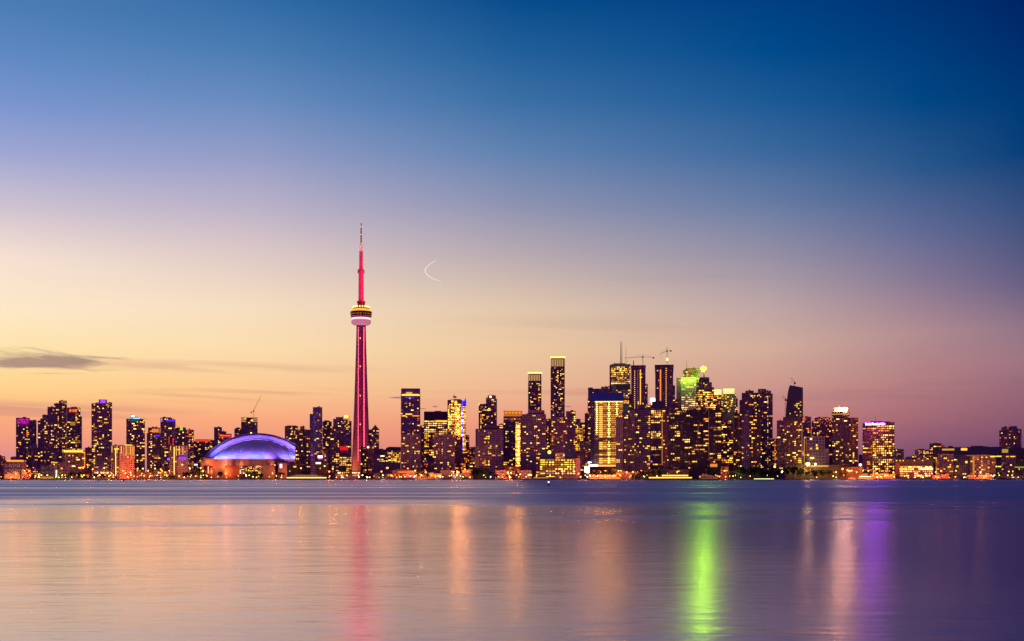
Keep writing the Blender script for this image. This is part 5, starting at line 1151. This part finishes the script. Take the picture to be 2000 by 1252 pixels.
# ------------------------------------------------------------------ trees
LEAF = [mat('leaves_%s' % k, c, .9, noise=.35, nscale=1.5) for k, c in (('dark', (.014,.02,.01)), ('olive', (.025,.028,.01)), ('bronze', (.03,.018,.01)))]
BARK = mat('bark', (.05,.03,.025), .95)
def crown_mesh(seed, m):
    rnd = random.Random(seed); b = MB()
    cl = [(rnd.uniform(-.3,.3), rnd.uniform(-.3,.3), rnd.uniform(.38,.85), rnd.uniform(.12,.24)) for _ in range(11)]
    cl += [(0,0,.55,.27)]
    for cx, cy, cz, r in cl:
        for _ in range(46):
            d = Vector((rnd.gauss(0,1), rnd.gauss(0,1), rnd.gauss(0,1))).normalized()*r*rnd.uniform(.55,1.1)
            p = Vector((cx, cy, cz))+Vector((d.x, d.y, d.z*.75)); n = Vector((rnd.gauss(0,1), rnd.gauss(0,1), rnd.gauss(0,1))).normalized()
            u = n.orthogonal().normalized(); v = n.cross(u); e = rnd.uniform(.022,.05)
            b.quad(tuple(p-u*e-v*e*.7), tuple(p+u*e-v*e*.7), tuple(p+u*e+v*e*.7), tuple(p-u*e+v*e*.7))
    me = bpy.data.meshes.new('crown'); me.from_pydata(b.v, [], b.f); me.materials.append(m); me.update(); return me
def trunk_mesh(seed):
    rnd = random.Random(seed); b = MB(); b.bar((0,0,0), (0,0,.4), .035, .022, 7)
    for i in range(5):
        a = i*2.4+rnd.random(); b.bar((0,0,.25+.05*i), (.22*math.cos(a), .22*math.sin(a), .55+.06*i), .016, .005, 5)
    me = bpy.data.meshes.new('trunk'); me.from_pydata(b.v, [], b.f); me.materials.append(BARK); me.update(); return me
CR_ = [crown_mesh(i, LEAF[i % 3]) for i in range(7)]; TR_ = [trunk_mesh(i) for i in range(3)]
T = [((132,13,927),(141,18,921),(153,13,922),(127,8,930),(168,14,929)),((187,13,925),(196,16,925),(205,10,928)),((292,8,929),(316,14,927),(327,12,928),(338,12,929)),
 ((363,14,922),(375,16,920),(388,20,920),(398,12,924)),((430,12,920),(463,8,929),(481,12,927),(495,22,921),(508,11,925),(546,18,923)),((655,9,929),(745,12,926)),((814,11,920),(824,13,920),(836,9,925)),
 ((924,12,918),(933,17,915),(944,17,916),(955,13,919)),((969,9,925),(992,13,927),(1012,10,928)),((1165,15,917),(1179,13,920),(1195,21,911)),((1239,14,919),(1251,16,918),(1263,13,919)),((1276,12,917),(1291,15,917),(1395,12,923)),
 ((1428,18,919),(1442,20,915),(1457,22,913),(1474,22,912),(1490,20,915),(1505,18,917),(1520,16,918)),((1537,14,911),(1549,16,908),(1563,15,912),(1576,16,916),(1591,18,918),(1607,18,917),(1623,16,918)),((1648,12,922),(1751,7,926),(1857,7,927),(1907,6,928),(1949,8,926))]
TL = ['right of the banded offices','in the dark clump below the violet topped tower','in the row below the lilac block','at the lawn left of the stadium','on the shore before the stadium','beside the needle tower cafe','before the left twin condominium','in the black clump before the broad grey condominium','before the red brick gallery','before the podium of the massive gold tower','in the black clump right of the ribbed condominium','near the twin deck ferry','in the long row below the navy striped tower','in the black row before the long black warehouse','on the right shore before the lit offices']
ADJ = ['low', 'small', 'round', 'broad', 'tall', 'bushy', 'slim']
tn = 0; ORDN = ['first', 'second', 'third', 'fourth', 'fifth', 'sixth', 'seventh']
for grp, lab in zip(T, TL):
    for i, (px, wd, yt) in enumerate(sorted(grp)):
        Y = 1768+(tn*7) % 22; h = Z(yt, Y)-GZ; w_ = wd/F*Y*1.2
        r = thing('tree', f'{"broad" if wd > 15 else "small" if wd < 11 else "round"} dark tree {lab}, {ORDN[i]} from its left', 'tree', px, Y, rot=tn*47 % 360, group='trees along the shore')
        sub('trunk', TR_[tn % 3], r, scale=(h*.9, h*.9, h)); sub('crown', CR_[tn % 7], r, scale=(w_, w_, h*1.08)); tn += 1

# ------------------------------------------------------------------ street lamps
LC = {'O': V(255,120,35,7,'sodium_light'), 'G': V(255,190,80,7,'gold_lamp_light'), 'W': V(255,235,205,9,'white_lamp_light'), 'L': V(205,230,60,4.5,'lime_lamp_light')}
CN = {'O': 'orange', 'G': 'golden', 'W': 'white', 'L': 'lime'}
CP = {'O': (1,.28,.05), 'G': (1,.5,.15), 'W': (1,.8,.6), 'L': (.6,1,.1)}
def lamp_mesh(k, h, r):
    b = MB(); b.bar((0,0,0), (0,0,h-r), .14, .08, 6, 0); b.lathe([(.3,0),(.3,.5),(.14,.7)], 8, 0, 0, 0)
    b.lathe([(.02,h-r),(r*.75,h-r*.6),(r,h),(r*.75,h+r*.6),(.02,h+r)], 10, 0, 0, 1); b.lathe([(r*.8,h+r*.6),(r*.3,h+r*1.15),(.02,h+r*1.2)], 8, 0, 0, 0)
    me = bpy.data.meshes.new('street_lamp'); me.from_pydata(b.v, [], b.f); me.materials.append(STEEL); me.materials.append(LC[k]); me.polygons.foreach_set('material_index', b.m); me.update(); return me
LMESH = {}
Zs = [(0,40,'at the dark blue hall',{'O':4,'G':4}),(40,79,'at the orange shop rows',{'O':9,'G':5,'W':2}),(79,125,'before the pale banded offices',{'G':6,'L':5,'W':2}),(125,180,'in front of the white columned block',{'O':5,'G':3,'L':6}),
 (180,217,'at the violet topped tower foot',{'W':4,'O':4,'L':4}),(217,300,'before the string lit rosy block',{'O':16,'G':9}),(300,345,'below the blue banded tower',{'O':6,'G':5}),(345,400,'beside the lawn left of the stadium',{'G':6,'O':4,'L':4,'W':2}),
 (400,470,'before the stadium left end',{'G':6,'O':4,'L':3}),(470,555,'before the stadium right half',{'G':8,'W':4,'L':3,'O':3}),(640,705,'at the needle tower foot',{'O':7,'G':7,'W':5}),(705,770,'before the mauve shed wall',{'G':6,'W':5,'O':3,'L':3}),
 (770,870,'below the twin condominiums',{'G':12,'W':6,'O':7,'L':2}),(870,922,'before the white canopy kiosks',{'O':6,'G':5,'W':3}),(922,965,'under the black clump of trees',{'L':4,'W':2}),(965,1045,'before the red brick gallery',{'G':8,'O':5,'W':5}),
 (1045,1140,'before the long low lit office',{'G':6,'O':4,'W':2,'L':2}),(1140,1202,'at the massive gold tower foot',{'O':9,'G':5,'W':6}),(1202,1265,'below the ribbed condominium',{'O':8,'G':4,'L':6}),(1265,1365,'beside the twin deck ferry',{'O':3,'G':4,'L':3}),
 (1365,1430,'before the right harbour slab',{'G':7,'O':3,'L':2}),(1430,1530,'under the long black row of trees',{'L':6,'G':3}),(1530,1640,'before the long black warehouse',{'O':1,'G':3,'L':2}),(1640,1700,'beside the tiered tour ship',{'O':9,'G':4}),
 (1700,1752,'below the violet signed office',{'O':9,'G':6,'W':1}),(1752,1825,'before the blazing low waterfront floors',{'G':6,'W':3,'L':4}),(1825,1890,'before the orange glass block',{'G':6,'O':4,'L':2,'W':1}),(1890,1945,'under the canopy roofed block',{'G':7,'O':3,'W':1}),(1945,2000,'at the right end of the quay',{'L':5,'G':3})]
rnd = random.Random(77); nl = 0
Zs = [(a, c, ph, {k: max(1, round(n*.62)) for k, n in ks.items()}) for a, c, ph, ks in Zs]
for a, c, ph, ks in Zs:
    for k, n in ks.items():
        for i in range(n):
            px = rnd.uniform(a+1, c-1); tall = k == 'O' and rnd.random() < .55
            if tall: Y = rnd.uniform(1778, 1786); h = rnd.choice((8, 10, 12)); r_ = .85
            else: Y = rnd.uniform(1749, 1766); h = rnd.choice((2.4, 3.2, 4.2, 5.5)); r_ = rnd.choice((.5, .65, .8))
            key = (k, h, r_)
            if key not in LMESH: LMESH[key] = lamp_mesh(*key)
            o = bpy.data.objects.new('street_lamp', LMESH[key]); col.objects.link(o); o.location = (X(px, Y), Y, GZ+(.12 if tall else 0))
            tag(o, f'one of the {CN[k]} street lamps {ph}', 'street lamp', f'{CN[k]} street lamps {ph}'); nl += 1
            if nl % 3 == 0 or tall: point('lamp_glow', o, (0, -1.6, h), 36000 if tall else 6000, CP[k], .8)
HI = [(66,914,'between the dark blue hall and the narrow dark block'),(112,0,''),(163,913,'right of the white columned block'),(171,908,'left of the violet topped tower'),(181,917,'at the left edge of the violet topped tower'),(204,914,'before the violet topped tower'),(245,924,'before the rosy string lit block'),(255,923,'at the right end of the rosy string lit block'),
 (269,915,'in the gap right of the rosy string lit block'),(279,915,'at the foot of the green crowned tower'),(303,915,'at the foot of the orange panelled tower'),(314,916,'at the foot of the blue banded tower'),(356,908,'before the lilac block'),(371,915,'left of the stadium lawn'),(392,914,'at the stadium left corner'),(588,914,'at the foot of the ribbed tower hiding the stadium'),(643,921,'right of the first ferry'),(650,916,'at the foot of the dark front tower'),
 (745,921,'before the shed wall'),(893,920,'before the rosy brick block'),(908,916,'at the foot of the blazing tower'),(998,924,'before the red brick gallery'),(1016,926,'at the gallery right corner'),(1130,925,'at the long low lit office right end'),(1150,905,'above the glaring white vertical signs'),(1208,920,'at the ribbed condominium left foot'),(1224,922,'at the ribbed condominium right foot'),(1246,921,'before the black blue tower'),(1415,919,'at the small red lit building'),(1574,906,'at the white gridded block'),(1655,918,'at the red sugar shed'),(1696,920,'right of the red sugar shed'),(1745,922,'at the violet signed office right foot'),(1838,920,'before the orange glass block'),(1915,922,'before the canopy roofed block')]
HM = {}
for px, y, ph in HI:
    if not ph: continue
    Y = 1887 if px < 400 or 880 < px < 930 else 1784; h = round(Z(y, Y)-GZ)
    k = (h,)
    if k not in HM: HM[k] = lamp_mesh('O', h, 1.15)
    o = bpy.data.objects.new('street_lamp', HM[k]); col.objects.link(o); o.location = (X(px, Y), Y, GZ); tag(o, 'tall orange road lamp '+ph, 'street lamp')
    point('lamp_glow', o, (0, -2.2, h), 30000 if Y > 1800 else 22000, (1,.26,.05), .9)
for px, y, r_, lab, mm in ((1578,906.5,2.4,'dazzling tall floodlight over the black warehouse, the brighter left one',V(255,190,90,900,'floodlight_white','AUTO')),(1592.5,906.5,1.6,'dazzling floodlight over the black warehouse, the pinker right one',V(255,210,190,9,'floodlight_pink')),
   (1527,921,1.7,'white floodlight at the left end of the black warehouse',V(255,250,220,7,'floodlight_cream')),(1513,911.5,1.5,'yellow floodlight above the black row of trees',V(255,225,60,5,'floodlight_yellow')),(1680.5,908,1.9,'white floodlight on a pole beside the red sugar shed',V(255,240,210,6,'floodlight_pale')),
   (1756,913,1.9,'tall orange floodlight before the shed wall',None),(1645.5,916,1.3,'tall orange floodlight before the red sugar shed',PAL['h']),(1711.5,916,1.5,'tall orange floodlight before the violet signed office',PAL['h']),(382.5,907.5,1.2,'twin headed white lamp mast left of the stadium',PAL['e']),(1559.5,0,0,'',None)):
    if not lab or mm is None: continue
    Y = 1782; h = Z(y, Y)-GZ; b = MB(); b.bar((0,0,0), (0,0,h-r_), .25, .15, 8, 0)
    for e in ((-1.3, 1.3) if 'twin' in lab else (0,)):
        if e: b.bar((0,0,h-1), (e,0,h-.6), .1, .1, 5, 0)
        b.lathe([(.05,h-r_),(r_*.8,h-r_*.5),(r_,h),(r_*.8,h+r_*.5),(.05,h+r_)], 12, e, 0, 1)
    o = b.build('floodlight', [STEEL, mm]); o.location = (X(px, Y), Y, GZ); tag(o, lab, 'floodlight')
b = MB(); Y = 1900; h = Z(914, Y)-GZ; b.bar((0,0,0), (0,0,h-1), .25, .15, 8, 0); b.lathe([(.05,h-1.6),(1.9,h-.6),(2.0,h),(1.6,h+.9),(.05,h+1.5)], 12, 0, 0, 1)
o = b.build('floodlight', [STEEL, V(255,150,50,4,'floodlight_orange')]); o.location = (X(756.5, Y), Y, GZ); tag(o, 'tall orange floodlight before the mauve shed wall', 'floodlight')
